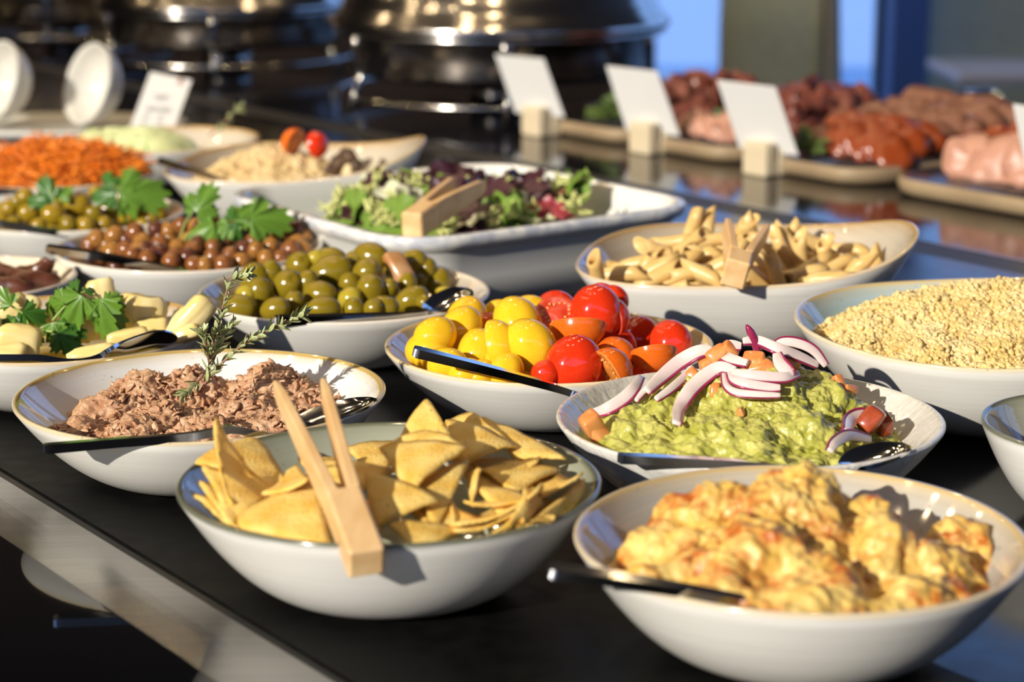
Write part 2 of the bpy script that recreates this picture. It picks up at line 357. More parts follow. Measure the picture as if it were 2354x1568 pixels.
struct('ground', boxm('ground', -20, 40, 6.62, 60, GZ-.2, GZ-.08, M['terrace']), 'pale terrace outside the windows', 'ground')
gl = M['glass']
wx = [.42, 1.19, 2.6, 4.3, 6.0]
for i in range(4):
    x0, x1 = wx[i], wx[i+1]
    b = MB(); t = .035
    for (xa, xb, za, zb) in ((x0, x0+t, GZ, CZ), (x1-t, x1, GZ, CZ), (x0, x1, GZ, GZ+.06), (x0, x1, CZ-.08, CZ), (x0, x1, 1.02, 1.07)):
        b.box(((xa+xb)/2, 6.55, (za+zb)/2), xb-xa, .07, zb-za)
    f = struct('window_%d' % (i+1), b.build('window_frame', M['frame'], False), 'floor to ceiling window with dark frame', 'window')
    p = MB(); p.box(((x0+x1)/2, 6.55, (GZ+1.04)/2), x1-x0-.06, .006, 1.04-GZ-.06); p.box(((x0+x1)/2, 6.55, (CZ+1.07)/2), x1-x0-.06, .006, CZ-1.07-.1)
    obj('pane', p.build('pane', gl, False), f)
wy = [2.0, 3.5, 5.0, 6.5]
for i in range(3):
    y0, y1 = wy[i], wy[i+1]; b = MB(); t = .05
    for (ya, yb, za, zb) in ((y0, y0+t, GZ, CZ), (y1-t, y1, GZ, CZ), (y0, y1, GZ, GZ+.06), (y0, y1, CZ-.08, CZ), (y0, y1, 1.02, 1.08)):
        b.box((6.0, (ya+yb)/2, (za+zb)/2), .07, yb-ya, zb-za)
    f = struct('window_%d' % (i+5), b.build('window_frame', M['frame'], False), 'tall side window with dark frame', 'window')
    p = MB(); p.box((6.0, (y0+y1)/2, (GZ+CZ)/2), .006, y1-y0-.09, CZ-GZ-.1)
    obj('pane', p.build('pane', gl, False), f)
struct('column', boxm('column', 1.165, 1.275, 6.3, 6.45, GZ, CZ, M['bluecol']), 'deep blue painted column by the window', 'column')

# small ceiling spotlights over the hot food, the warm points mirrored in the chrome
M['bulb'] = mat('warm spotlight bulb', (1, .74, .42), .3, emit=430)
M['lamphouse'] = mat('black lamp housing', (.02, .02, .02), .5)
lamp_i = 0
for (x, y) in ((-2.6, 5.2), (-1.9, 5.4), (-1.2, 5.0), (-.5, 5.3), (-2.2, 3.4), (-1.4, 3.1), (-.6, 3.3), (-3.2, 4.2), (.2, 4.6), (.5, 2.6), (-.9, 1.9), (-2.4, 1.9), (-1.8, 1.2), (-.2, 1.6), (-2.9, 2.7), (-1.1, 4.0), (-.1, 3.8), (-1.9, 4.4), (.9, 3.6), (-3.4, 1.4)):
    t = thing('ceiling_spotlight', 'small round warm ceiling spotlight over the buffet', 'light', (x, y, CZ), group='ceiling spotlights')
    b = MB(); b.lathe([(.0, 0), (.05, 0), (.05, -.07), (.043, -.07), (.040, -.02), (0, -.02)], 20)
    obj('housing', b.build('housing', M['lamphouse']), t)
    b = MB(); b.ellip((0, 0, -.045), .034, .034, .02, 12, 8); obj('bulb', b.build('bulb', M['bulb']), t)

# ------------------------------------------------------------------ the buffet counter
ct = thing('buffet_counter', 'long black buffet counter with steel edge strip and black glass rear half', 'counter', (0, 0, GZ)); OFF = Vector((0, 0, -GZ))
def slabUN(name, u0, u1, n0, n1, z0, z1, m, parent=ct, prof=None):
    P = prof or [(n0, z0), (n1, z0), (n1, z1), (n0, z1)]
    V = [UN(u, n, z) + OFF for u in (u0, u1) for (n, z) in P]; k = len(P)
    F = [tuple(range(k)), tuple(range(2*k-1, k-1, -1))] + [(i, k+i, k+(i+1) % k, (i+1) % k) for i in range(k)]
    return obj(name, mesh(name, V, F, m, False), parent)
U0, U1 = -5.2, 1.6
slabUN('cabinet_body', U0, U1, .22, 2.62, GZ, -.022, M['blackedge'])
slabUN('front_glass_panel', U0, U1, .16, .460, -.022, 0, M['blackglass'])
slabUN('steel_strip', U0, U1, 0, 0, 0, 0, M['steel_strip'], prof=[(.461, -.02), (.509, -.02), (.509, 0), (.490, 0), (.482, -.0003), (.461, -.0016)])
slabUN('dark_joint', U0, U1, .509, .517, -.022, -.002, M['blackedge'])
slabUN('matte_top', U0, U1, .5175, .78, -.022, 0, M['matblack'])
slabUN('satin_top', U0, U1, .7805, 1.626, -.022, 0, M['midblack'])
slabUN('dark_band', U0, U1, 1.6265, 1.6815, -.022, -.0006, M['blackedge'])
slabUN('band_highlight', U0, U1, 1.682, 1.688, -.022, 0, M['steel_strip'])  # thin steel line in place of the highlight along the band
slabUN('rear_glass_top', U0, U1, 1.6885, 2.62, -.022, 0, M['platform'])

# ------------------------------------------------------------------ bowls
BOWLS = {}
def pinterp(pts, key):
    pts = sorted(((a % 360), r, z) for a, r, z in pts); n = len(pts)
    A = np.array([p[0] for p in pts]); V = np.array([p[key] for p in pts])
    AA = np.concatenate([A-360, A, A+360]); VV = np.concatenate([V, V, V])
    th = np.arange(0, 360, 1.0); y = np.interp(th, AA, VV)
    k = np.exp(-.5*(np.arange(-45, 46)/13.0)**2); k /= k.sum()
    y = np.convolve(np.concatenate([y[-60:], y, y[:60]]), k, 'same')[60:-60]
    return lambda d: float(np.interp(d % 360, np.append(th, 360), np.append(y, y[0])))
class Bowl:
    pass
def make_bowl(key, label, cx, cy, r, h, m, foot=.37, pw=2.05, tk=.0048, rim=None, tilt=(0, 0), rot=0, group=None, wob=.010, cat='bowl', name='stoneware_bowl'):
    B = Bowl(); B.c = (cx, cy); B.R = r; B.h = h; B.tk = tk; B.foot = foot; B.pw = pw
    if rim:
        fr = pinterp(rim, 1); fz = pinterp(rim, 2)
    else:
        s = sum(map(ord, key))
        fr = lambda d: r*(1 + wob*math.sin(math.radians(2*d)+s) + wob*.7*math.sin(math.radians(3*d)+s*2))
        fz = lambda d: h + r*(tilt[0]*math.cos(math.radians(d)) + tilt[1]*math.sin(math.radians(d)))
    B.fr, B.fz = fr, fz
    FL = .0075                                           # inside bottom height
    prof = []                                            # (radius factor, height kind, t, gl)
    for i in range(4): prof.append(('o', foot*i/3*.92, 0.0018 if i < 3 else .0018, .0))
    prof.append(('o', foot*.95, 0, 0)); prof.append(('o', foot*1.0, 0, .01))
    NO = 16
    for i in range(1, NO+1):
        q = i/NO; prof.append(('w', foot+(1-foot)*q, q**pw, .46*q))
    prof += [('l', 0, .0012, .485), ('l', -.0012, .0022, .50), ('l', -.0030, .0020, .515)]
    NI = 22
    for i in range(NI+1):
        q = 1 - i/NI; prof.append(('i', q, 0, 1 - .46*q if q > 0 else 1.0))
    n = 120; V = []; G = []
    for (k, a, t, g) in prof:
        for j in range(n):
            d = 360*j/n; rr = fr(d); hz = fz(d); ca, sa = math.cos(math.radians(d)), math.sin(math.radians(d))
            if k == 'o': rad, z = rr*a, t
            elif k == 'w': rad, z = rr*a, hz*t
            elif k == 'l': rad, z = rr + a, hz + t
            else:
                q = a; rad = (rr - tk)*q
                z = B_in(q, hz, FL, foot, pw)
            V.append((rad*ca, rad*sa, z)); G.append(g)
    m_ = len(prof)
    F = [(i*n+k, i*n+(k+1) % n, (i+1)*n+(k+1) % n, (i+1)*n+k) for i in range(m_-1) for k in range(n)]
    me = mesh(name, V, F, m)
    at = me.attributes.new('gl', 'FLOAT', 'POINT'); at.data.foreach_set('value', G)
    o = obj(name, me, loc=(cx, cy, 0)); tag(o, label, cat, group)
    B.obj = o; B.FL = FL
    def inner(x, y):
        dx, dy = x-cx, y-cy; d = math.degrees(math.atan2(dy, dx)); q = math.hypot(dx, dy)/(fr(d)-tk)
        if q >= 1: return -1.0
        return B_in(q, fz(d), FL, foot, pw)
    B.inner = inner
    def q(x, y):
        dx, dy = x-cx, y-cy; d = math.degrees(math.atan2(dy, dx)); return math.hypot(dx, dy)/(fr(d)-tk)
    B.q = q
    BOWLS[key] = B
    return B
def B_in(q, hz, FL, foot, pw):
    f = foot*.85
    if q < f: return FL + .0008*(q/f)**2
    return FL + .0008 + (hz - FL - .0008)*((q-f)/(1-f))**(pw*.92)

G_white = glaze('white speckled glaze', inner=(.80, .80, .77), rim=(.58, .42, .15), speck=.8, edge=(.50, .34, .08))
G_grey = glaze('warm grey glaze', inner=(.50, .47, .41), rim=(.62, .46, .22), speck=.75, rings=.10, spscale=200)
G_green = glaze('sage green glaze', outer=(.82, .80, .75), inner=(.36, .37, .28), rim=(.11, .115, .07), speck=.4, edge=(.20, .21, .14), lipc=(.14, .145, .10))
G_tom = glaze('cream glaze', inner=(.55, .50, .42), rim=(.70, .50, .20), speck=.4)
G_guac = glaze('mottled white glaze', outer=(.80, .78, .73), inner=(.66, .63, .57), rim=(.66, .62, .54), speck=.9, speckc=(.30, .25, .19), spscale=330, bumpy=.7)
G_blue = glaze('duck egg blue glaze', inner=(.42, .56, .60), rim=(.62, .47, .20), speck=.7, spscale=170, edge=(.66, .52, .25))
G_beige = glaze('beige glaze', inner=(.56, .50, .40), rim=(.58, .38, .13), speck=.3, rings=.09, edge=(.45, .26, .07))
G_cream = glaze('warm cream glaze', outer=(.74, .73, .76), inner=(.82, .72, .54), rim=(.72, .62, .48), speck=.25)  # warm cream inside, cooler off-white outside
G_olive = glaze('grey brown glaze', inner=(.44, .38, .30), rim=(.70, .62, .50), speck=.4)
TRI = [(-156, .162, .070), (-178, .136, .072), (136, .130, .080), (113, .131, .080), (71, .131, .075), (31, .130, .088), (2, .139, .104), (-10, .152, .110), (-27, .167, .104), (-38, .162, .089), (-52, .148, .079), (-80, .128, .071), (-107, .124, .070), (-130, .143, .068), (-144, .164, .068)]
make_bowl('hummus', 'grey glazed bowl heaped with golden hummus dusted with paprika', .154, 1.040, .1220, .064, G_grey)
make_bowl('nachos', 'bowl with sage green rim full of tortilla chips', -.071, 1.135, .1212, .065, G_green)
make_bowl('tuna', 'white speckled bowl holding flaked tuna', -.215, 1.364, .1268, .056, G_white)
make_bowl('tomato', 'cream rimmed bowl of halved yellow and red cherry tomatoes', .028, 1.520, .1252, .053, G_tom)
make_bowl('guac', 'mottled white bowl of guacamole topped with red onion', .156, 1.301, .1260, .057, G_guac)
make_bowl('olives', 'grey brown bowl of large green olives in front of the square salad dish', -.143, 1.705, .1250, .055, G_olive)
make_bowl('arti', 'beige bowl of artichoke hearts in oil', -.358, 1.566, .1190, .055, G_beige)
make_bowl('brown', 'bowl of small brown olives', -.305, 1.905, .1270, .056, G_olive)
make_bowl('wheat', 'pale blue bowl heaped with bulgur wheat', .366, 1.508, .15, .075, G_blue, rim=[(160, .152, .075), (135, .148, .077), (100, .140, .075), (60, .150, .078), (10, .165, .10), (-20, .165, .105), (-50, .145, .085), (-90, .140, .070), (-120, .147, .070), (-150, .150, .072)])
make_bowl('pasta', 'beige three cornered bowl of penne pasta', .200, 1.772, .14, .075, G_beige, rim=TRI)
make_bowl('left_olives', 'bowl of green olives with parsley beside the grated carrot', -.455, 2.095, .1150, .055, G_olive)
make_bowl('meat', 'small cream bowl of dark dried tomatoes', -.486, 1.778, .098, .052, G_cream)
make_bowl('carrot', 'bowl heaped with grated carrot', -.530, 2.345, .115, .058, G_beige)
make_bowl('cucumber', 'wide bowl of cucumber slices', -.450, 2.650, .122, .056, G_beige)
make_bowl('cous', 'three cornered bowl of couscous topped with cherry tomato halves', -.246, 2.325, .14, .075, G_beige, rim=[(a, r*1.0, z) for a, r, z in TRI])
make_bowl('salsa', 'small grey green bowl of red salsa', .381, 1.270, .078, .060, G_green)

# square salad dish
def sdist(side, rad, k=14):
    h = side/2 - rad; P = []
    for (sx, sy, a0) in ((1, 1, 0), (-1, 1, 90), (-1, -1, 180), (1, -1, 270)):
        for i in range(k+1):
            a = math.radians(a0 + 90*i/k); P.append((sx*h + rad*math.cos(a), sy*h + rad*math.sin(a)))
    return P
def make_dish():
    rings = []
    H = .080
    for (s, r, z) in ((.20, .03, .003), (.30, .04, 0), (.315, .045, .002), (.335, .055, .035), (.345, .06, .062), (.350, .062, .064), (.364, .064, .070), (.368, .065, .077), (.364, .064, H), (.352, .06, H+.0005), (.345, .058, H-.003), (.335, .055, .060), (.318, .05, .020), (.300, .045, .010), (.20, .03, .0085)):
        rings.append([(x, y, z) for x, y in sdist(s, r)])
    n = len(rings[0]); V = [p for r_ in rings for p in r_]; m = len(rings)
    F = [(i*n+k, i*n+(k+1) % n, (i+1)*n+(k+1) % n, (i+1)*n+k) for i in range(m-1) for k in range(n)]
    F += [tuple(range(n-1, -1, -1)), tuple((m-1)*n+k for k in range(n))]
    mi = [1 if (i in (6, 7, 8)) else 0 for i in range(m-1) for k in range(n)] + [0, 0]
    o = obj('square_salad_dish', mesh('square_salad_dish', V, F, [M['white'], M['white_edge']], True, mi), loc=(-.056, 2.052, 0), rot=(0, 0, math.radians(36)))
    tag(o, 'large white square ceramic dish of mixed leaf salad', 'dish')
make_dish()

# ------------------------------------------------------------------ food helpers
def heapf(L, k=.005):
    """smooth maximum of rounded cones: (px, py, Y, slope, rounding)"""
    C = []
    for (px, py, Y, s, a) in L:
        p = at_y(px, py, Y); C.append((p.x, p.y, p.z, s, a))
    C = np.array(C)
    def f(x, y):
        d = np.sqrt((C[:, 0]-x)**2 + (C[:, 1]-y)**2 + C[:, 4]**2) - C[:, 4]
        z = C[:, 2] - C[:, 3]*d; m = z.max()
        return float(m + k*math.log(np.exp((z-m)/k).sum()) - k*.6)
    return f
def dome(B, hc, hr, ox=0, oy=0, p=2.0):
    cx, cy = B.c[0]+ox, B.c[1]+oy
    def f(x, y):
        q = B.q(x, y); d = math.hypot(x-cx, y-cy)/B.R
        return hr + (hc-hr)*max(0, 1-(d/.92)**p)
    return f
def mound_mesh(name, B, zf, m, disp, nr=90, nt=260, qmax=.985):
    cx, cy = B.c; V = []; 
    for i in range(nr+1):
        q = qmax*i/nr
        for j in range(nt):
            d = 360*j/nt; rr = (B.fr(d)-B.tk)*q; x = cx + rr*math.cos(math.radians(d)); y = cy + rr*math.sin(math.radians(d))
            zi = B_in(q, B.fz(d), B.FL, B.foot, B.pw); z = zf(x, y)
            if z < zi - .001: V.append((x-cx, y-cy, zi - .0016)); continue
            e = .002; nx = -(zf(x+e, y)-z)/e; ny = -(zf(x, y+e)-z)/e; nv = Vector((nx, ny, 1)).normalized()
            k = min(1, max(0, (z-zi)/.006)); P = Vector((x, y, z)) 
            P += nv*disp(P)*k
            V.append((P.x-cx, P.y-cy, max(P.z, zi-.0016)))
        if i == 0: V = [V[0]]
    F = [(0, 1+j, 1+(j+1) % nt) for j in range(nt)]
    F += [(1+(i-1)*nt+j, 1+i*nt+j, 1+i*nt+(j+1) % nt, 1+(i-1)*nt+(j+1) % nt) for i in range(1, nr) for j in range(nt)]
    return mesh(name, V, F, m)
def inst_mesh(name, tv, tf, mats_, m, smooth=True):
    """join many small transformed copies of one template; mats_ = list of 4x4"""
    tv = np.array(tv, float); k = len(tv); A = np.array([[list(r) for r in mm] for mm in mats_])
    W = np.einsum('nij,kj->nki', A[:, :3, :3], tv) + A[:, None, :3, 3]
    V = W.reshape(-1, 3); n = len(mats_); fl = len(tf[0])
    Fa = (np.array(tf)[None, :, :] + (np.arange(n)*k)[:, None, None]).reshape(-1, fl)
    me = bpy.data.meshes.new(name); me.vertices.add(len(V)); me.vertices.foreach_set('co', V.ravel())
    me.loops.add(Fa.size); me.loops.foreach_set('vertex_index', Fa.ravel().astype(np.int32))
    me.polygons.add(len(Fa)); me.polygons.foreach_set('loop_start', np.arange(0, Fa.size, fl, dtype=np.int32))
    if smooth: me.polygons.foreach_set('use_smooth', [True]*len(Fa))
    me.materials.append(m); me.update(calc_edges=True); me.validate(); return me
def ell_t(n, m, rx, ry, rz):
    b = MB(); b.ellip((0, 0, 0), rx, ry, rz, n, m); return b.v, b.f
def rnd_m(o, s=1, flat=None, rr=R):
    if flat is None: q = Quaternion((rr.gauss(0, 1), rr.gauss(0, 1), rr.gauss(0, 1), rr.gauss(0, 1))).normalized()
    else:
        q = Quaternion((0, 0, 1), rr.uniform(0, 6.28)) @ Quaternion((1, 0, 0), rr.gauss(0, flat)) @ Quaternion((0, 1, 0), rr.gauss(0, flat))
    return Matrix.Translation(o) @ q.to_matrix().to_4x4() @ Matrix.Scale(s, 4)
def sample_on(B, zf, n, inset=0, rr=R, qmax=.97):
    out = []
    while len(out) < n:
        x = B.c[0] + rr.uniform(-1.3, 1.3)*B.R; y = B.c[1] + rr.uniform(-1.3, 1.3)*B.R
        if B.q(x, y) > qmax: continue
        z = zf(x, y)
        zi = B.inner(x, y)
        if z > zi - .001: out.append(Vector((x, y, max(z - inset, zi + .0035))))
    return out
def Z(x0, y0, s): return lambda x, y: (x0 + x/s, y0 + y/s)

# ---- spoons
def spoon(label, P, wh=.0085, th=.0034, bw=.036, fb=.30, depth=.007, roll=0, name='serving_spoon', wn=.0048, cut=None):
    P = [at_y(*p) if len(p) == 3 else Vector(p[:3]) for p in P]
    C = catmull(P, 14); n = len(C); L = [0]
    for i in range(1, n): L.append(L[-1] + (C[i]-C[i-1]).length)
    T = L[-1]; NT = 9; V = []
    for i, c in enumerate(C):
        t = (C[min(i+1, n-1)] - C[max(i-1, 0)]).normalized(); s = L[i]/T
        up = Vector((0, 0, 1)); up = Quaternion(t, roll) @ up
        sd = t.cross(up).normalized(); nv = sd.cross(t)
        v = (s-(1-fb))/fb
        if v < 0:
            u = s/(1-fb); hw = .5*(wh + (wn-wh)*u**1.3); d = 0; tk = th*(1-.25*u)
            if s < .012: hw *= .80; tk *= .8
        else:
            e = math.sqrt(max(0, 1-(2*v-1)**2)); e = max(e**.85, .02); hw = max(.5*bw*e, .5*wn*max(0, 1-v*2.2)); d = depth*e*min(1, v*4); tk = .0013 + (th*.75-.0013)*max(0, 1-v*4)
        for k in range(NT):
            tt = -1 + 2*k/(NT-1); V.append(c + sd*tt*hw + nv*(-d*(1-tt*tt)))
        for k in range(NT):
            tt = 1 - 2*k/(NT-1); V.append(c + sd*tt*hw + nv*(-d*(1-tt*tt) - tk))
    m = 2*NT
    F = [(i*m+k, i*m+(k+1) % m, (i+1)*m+(k+1) % m, (i+1)*m+k) for i in range(n-1) for k in range(m)] + [tuple(range(m-1, -1, -1)), tuple((n-1)*m+k for k in range(m))]
    # handle and bowl of the spoon are separate parts
    cutI = next(i for i in range(n) if L[i]/T > 1-fb*1.02)
    base = P[0].copy()
    t_ = thing(name, label, 'spoon', base, group=None)
    def sub(nm, i0, i1):
        VV = [v - base for v in V[i0*m:(i1+1)*m]]; nn = i1-i0+1
        FF = [(i*m+k, i*m+(k+1) % m, (i+1)*m+(k+1) % m, (i+1)*m+k) for i in range(nn-1) for k in range(m)] + [tuple(range(m-1, -1, -1)), tuple((nn-1)*m+k for k in range(m))]
        me = mesh(nm, VV, FF, M['steel'])
        me.set_sharp_from_angle(angle=math.radians(38))
        obj(nm, me, t_)
    sub('handle', 0, cutI); sub('spoon_bowl', cutI, n-1)
    return t_
# ---- wooden tongs
def tongs(label, E, tl, tr, w, h, cr=.30, name='wooden_tongs'):
    E = at_y(*E); tl = at_y(*tl); tr = at_y(*tr); mid = (tl+tr)/2; a = (mid-E); L = a.length; a.normalize()
    s = (tr-tl); s = (s - a*s.dot(a)).normalized(); up = s.cross(a)
    if up.z < 0: up = -up
    t = thing(name, label, 'tongs', E)
    MM = Matrix((s, a, up)).transposed()
    b = MB(); b.rbox(Vector((0, L*cr/2, 0)), w, L*cr, h, .0016)
    b.v = [MM @ v for v in b.v]
    me = b.build('hinge_block', M['wood'], False); obj('hinge_block', me, t)
    for sg, tip in ((-1, tl), (1, tr)):
        tp = MM.transposed() @ (tip-E); V = []
        st = [0, .15, .4, .7, .88, .95, 1.0]
        for u in st:
            y = L*cr*.98 + (tp.y - L*cr*.98)*u
            wd = w*(.36 - .10*u) if u < .9 else w*(.27 - 1.2*(u-.9)); hh = h*(1 - .42*u**1.5) if u < .9 else h*(.62 - 2.6*(u-.9))
            x0 = sg*w*.315; x = x0 + (tp.x - x0)*u**1.08; z = tp.z*u
            for (i, j) in ((-1, -1), (1, -1), (1, 1), (-1, 1)):
                V.append(MM @ Vector((x + i*wd/2, y, z + j*hh/2)))
        F = [(i*4+k, i*4+(k+1) % 4, (i+1)*4+(k+1) % 4, (i+1)*4+k) for i in range(len(st)-1) for k in range(4)] + [(3, 2, 1, 0), tuple(len(st)*4-4+k for k in range(4))]
        me = mesh('arm', V, F, M['wood'], False); o = obj('arm', me, t)
        bv = o.modifiers.new('bevel', 'BEVEL'); bv.width = .0012; bv.segments = 2
    return t

# ------------------------------------------------------------------ hummus
def hum_mat():
    m, nt, b, n, l = nodes('hummus with paprika')
    tc = n.new('ShaderNodeTexCoord')
    t1 = n.new('ShaderNodeTexNoise'); t1.inputs['Scale'].default_value = 55; t1.inputs['Detail'].default_value = 6; l.new(tc.outputs['Object'], t1.inputs['Vector'])
    r1 = n.new('ShaderNodeValToRGB'); r1.color_ramp.elements[0].position = .35; r1.color_ramp.elements[1].position = .65
    r1.color_ramp.elements[0].color = (.70, .43, .085, 1); r1.color_ramp.elements[1].color = (.80, .58, .19, 1); l.new(t1.outputs['Fac'], r1.inputs[0])
    t2 = n.new('ShaderNodeTexNoise'); t2.inputs['Scale'].default_value = 46; t2.inputs['Detail'].default_value = 9; t2.inputs['Roughness'].default_value = .72; l.new(tc.outputs['Object'], t2.inputs['Vector'])
    r2 = n.new('ShaderNodeMapRange'); r2.inputs[1].default_value = .485; r2.inputs[2].default_value = .62; l.new(t2.outputs['Fac'], r2.inputs[0])
    mx = n.new('ShaderNodeMix'); mx.data_type = 'RGBA'; l.new(r2.outputs[0], mx.inputs[0]); l.new(r1.outputs[0], mx.inputs[6]); mx.inputs[7].default_value = (.46, .095, .008, 1)
    l.new(mx.outputs[2], b.inputs['Base Color']); b.inputs['Roughness'].default_value = .42
    b.inputs['Subsurface Weight'].default_value = .12; b.inputs['Subsurface Radius'].default_value = (1, .6, .2); b.inputs['Subsurface Scale'].default_value = .005
    t3 = n.new('ShaderNodeTexNoise'); t3.inputs['Scale'].default_value = 300; t3.inputs['Detail'].default_value = 5; l.new(tc.outputs['Object'], t3.inputs['Vector'])
    bp = n.new('ShaderNodeBump'); bp.inputs['Strength'].default_value = .55; bp.inputs['Distance'].default_value = .0012; l.new(t3.outputs['Fac'], bp.inputs['Height']); l.new(bp.outputs[0], b.inputs['Normal'])
    return m
M['hummus'] = hum_mat()
B = BOWLS['hummus']
hz_h = heapf([(1850, 1072, 1.055, 1.15, .014), (1790, 1110, 1.04, 1.0, .014), (1660, 1108, 1.05, 1.0, .014), (1760, 1190, 1.005, .85, .016), (1560, 1200, 1.02, .95, .012), (1985, 1150, 1.055, 1.1, .014), (2010, 1200, 1.025, 1.0, .012), (2215, 1195, 1.06, 1.2, .012), (2150, 1250, 1.02, 1.0, .012), (1530, 1280, .99, 1.0, .012), (1680, 1320, .965, .7, .018), (1900, 1310, .965, .7, .015), (2080, 1320, .975, .85, .012), (1800, 1365, .94, .6, .014), (2180, 1340, .985, 1.0, .012)], .0035)
def hum_d(p):
    a = fbm(p*36 + Vector((3, 1, 5)), 4); r = 1-abs(noise.noise(p*66)); f = noise.noise(p*210)
    return .0095*a + .0040*(r-.6) + .0014*f
o = obj('hummus', mound_mesh('hummus', B, hz_h, M['hummus'], hum_d, 130, 380), loc=(B.c[0], B.c[1], 0)); tag(o, 'craggy golden mound of hummus sprinkled with paprika', 'hummus')
spoon('silver spoon with its handle resting over the hummus bowl rim', [(1264, 1300, .945), (1420, 1322, .944), (1600, 1352, .946), (1800, 1392, .950), (1880, 1425, .965), (1960, 1440, .985)], wh=.0085, th=.0056, roll=.2)

# ------------------------------------------------------------------ guacamole
B = BOWLS['guac']
hz_g = heapf([(1750, 822, 1.325, .85, .03), (1600, 862, 1.33, .8, .03), (1505, 892, 1.315, .9, .025), (1445, 955, 1.28, .9, .02), (1880, 872, 1.325, 1.0, .022), (1955, 945, 1.31, 1.2, .018), (1840, 935, 1.265, 1.0, .02), (1660, 955, 1.245, .8, .03), (1490, 1000, 1.245, .85, .02), (2000, 1015, 1.275, 1.0, .018), (1750, 1015, 1.215, .65, .025), (1870, 1025, 1.235, .8, .02), (1600, 1030, 1.21, .6, .02)], .004)
def gua_d(p):
    a = fbm(p*40 + Vector((9, 2, 4)), 3); g = noise.noise(Vector((p.x*95 + p.y*40, p.z*45, 3))); f = noise.noise(p*190); f2 = noise.noise(p*420)
    return .0072*a + .0026*g + .0024*f + .0011*f2
o = obj('guacamole', mound_mesh('guacamole', B, hz_g, M['guac'], gua_d, 170, 500), loc=(B.c[0], B.c[1], 0)); tag(o, 'chunky green guacamole mound under red onion strips', 'guacamole')
spoon('silver spoon laid across the guacamole bowl', [(1420, 1043, 1.188), (1560, 1050, 1.184), (1700, 1058, 1.184), (1830, 1071, 1.188), (1910, 1078, 1.196), (1990, 1048, 1.206), (2078, 1018, 1.226)], wh=.0085, th=.0055, bw=.034, fb=.27, roll=-.05)
zo = Z(1340, 770, 2.8707)
def gh(px, py, lift): 
    p = hit(px, py, hz_g, 1.14, 1.45)
    if p is None: p = at_y(px, py, 1.33)
    return p + Vector((0, -.002, lift))
def onion(pts, wd=.0075, lift=.004, tk=.0024, label='', edge=1):
    wd *= .80
    P = [gh(*zo(x, y), lift + (l if l else 0)) for (x, y, l) in pts]
    C = catmull(P, 7); n = len(C); Vf = []; Vs = []
    base = C[0].copy(); vd = Vector((0, -.9, .43))
    for i, c in enumerate(C):
        t = (C[min(i+1, n-1)]-C[max(i-1, 0)]).normalized(); s = i/(n-1)
        sd = t.cross(vd).normalized(); nv = sd.cross(t).normalized()
        w_ = wd*(.35 + .65*math.sin(math.pi*min(1, max(0, .08+.84*s)))**.6)
        if sd.z > 0: sd = -sd
        sd = sd*edge
        for (a, b_) in ((-.5, -.5), (-.5, .5), (.34, .6), (.34, -.6)): Vf.append(c + sd*a*w_ + nv*b_*tk - base)
        for (a, b_) in ((.34, -.62), (.34, .62), (.5, .5), (.5, -.5)): Vs.append(c + sd*a*w_ + nv*b_*tk - base)
    F = [(i*4+k, i*4+(k+1) % 4, (i+1)*4+(k+1) % 4, (i+1)*4+k) for i in range(n-1) for k in range(4)] + [(3, 2, 1, 0), tuple(4*n-4+k for k in range(4))]
    t = thing('red_onion_strip', label, 'onion', base, group='red onion strips on the guacamole')
    a = obj('flesh', mesh('flesh', Vf, F, M['onion']), t); a.modifiers.new('b', 'BEVEL').width = .0005
    a = obj('purple_skin', mesh('purple_skin', Vs, F, M['onionskin']), t)
OLAB = ['broad white onion sliver at the left foot of the guacamole', 'wide white onion strip rising to the diced tomato on top', 'pink onion strip tucked under the widest white strip', 'long curved white onion strip hanging down the front of the guacamole', 'lowest of the nested onion arcs at the middle of the guacamole', 'middle one of the nested onion arcs on the guacamole', 'uppermost nested onion arc with a broad purple edge', 'curled onion ring piece among the tomato dice on top', 'short purple backed onion piece to the side of the nested arcs', 'dark purple onion strip lying across the top of the guacamole', 'arched onion strip over the tomato dice on the back of the guacamole', 'purple onion arc next to the spoon bowl in the guacamole', 'white onion petal above the spoon bowl in the guacamole', 'small pink onion scrap by the broad white sliver']
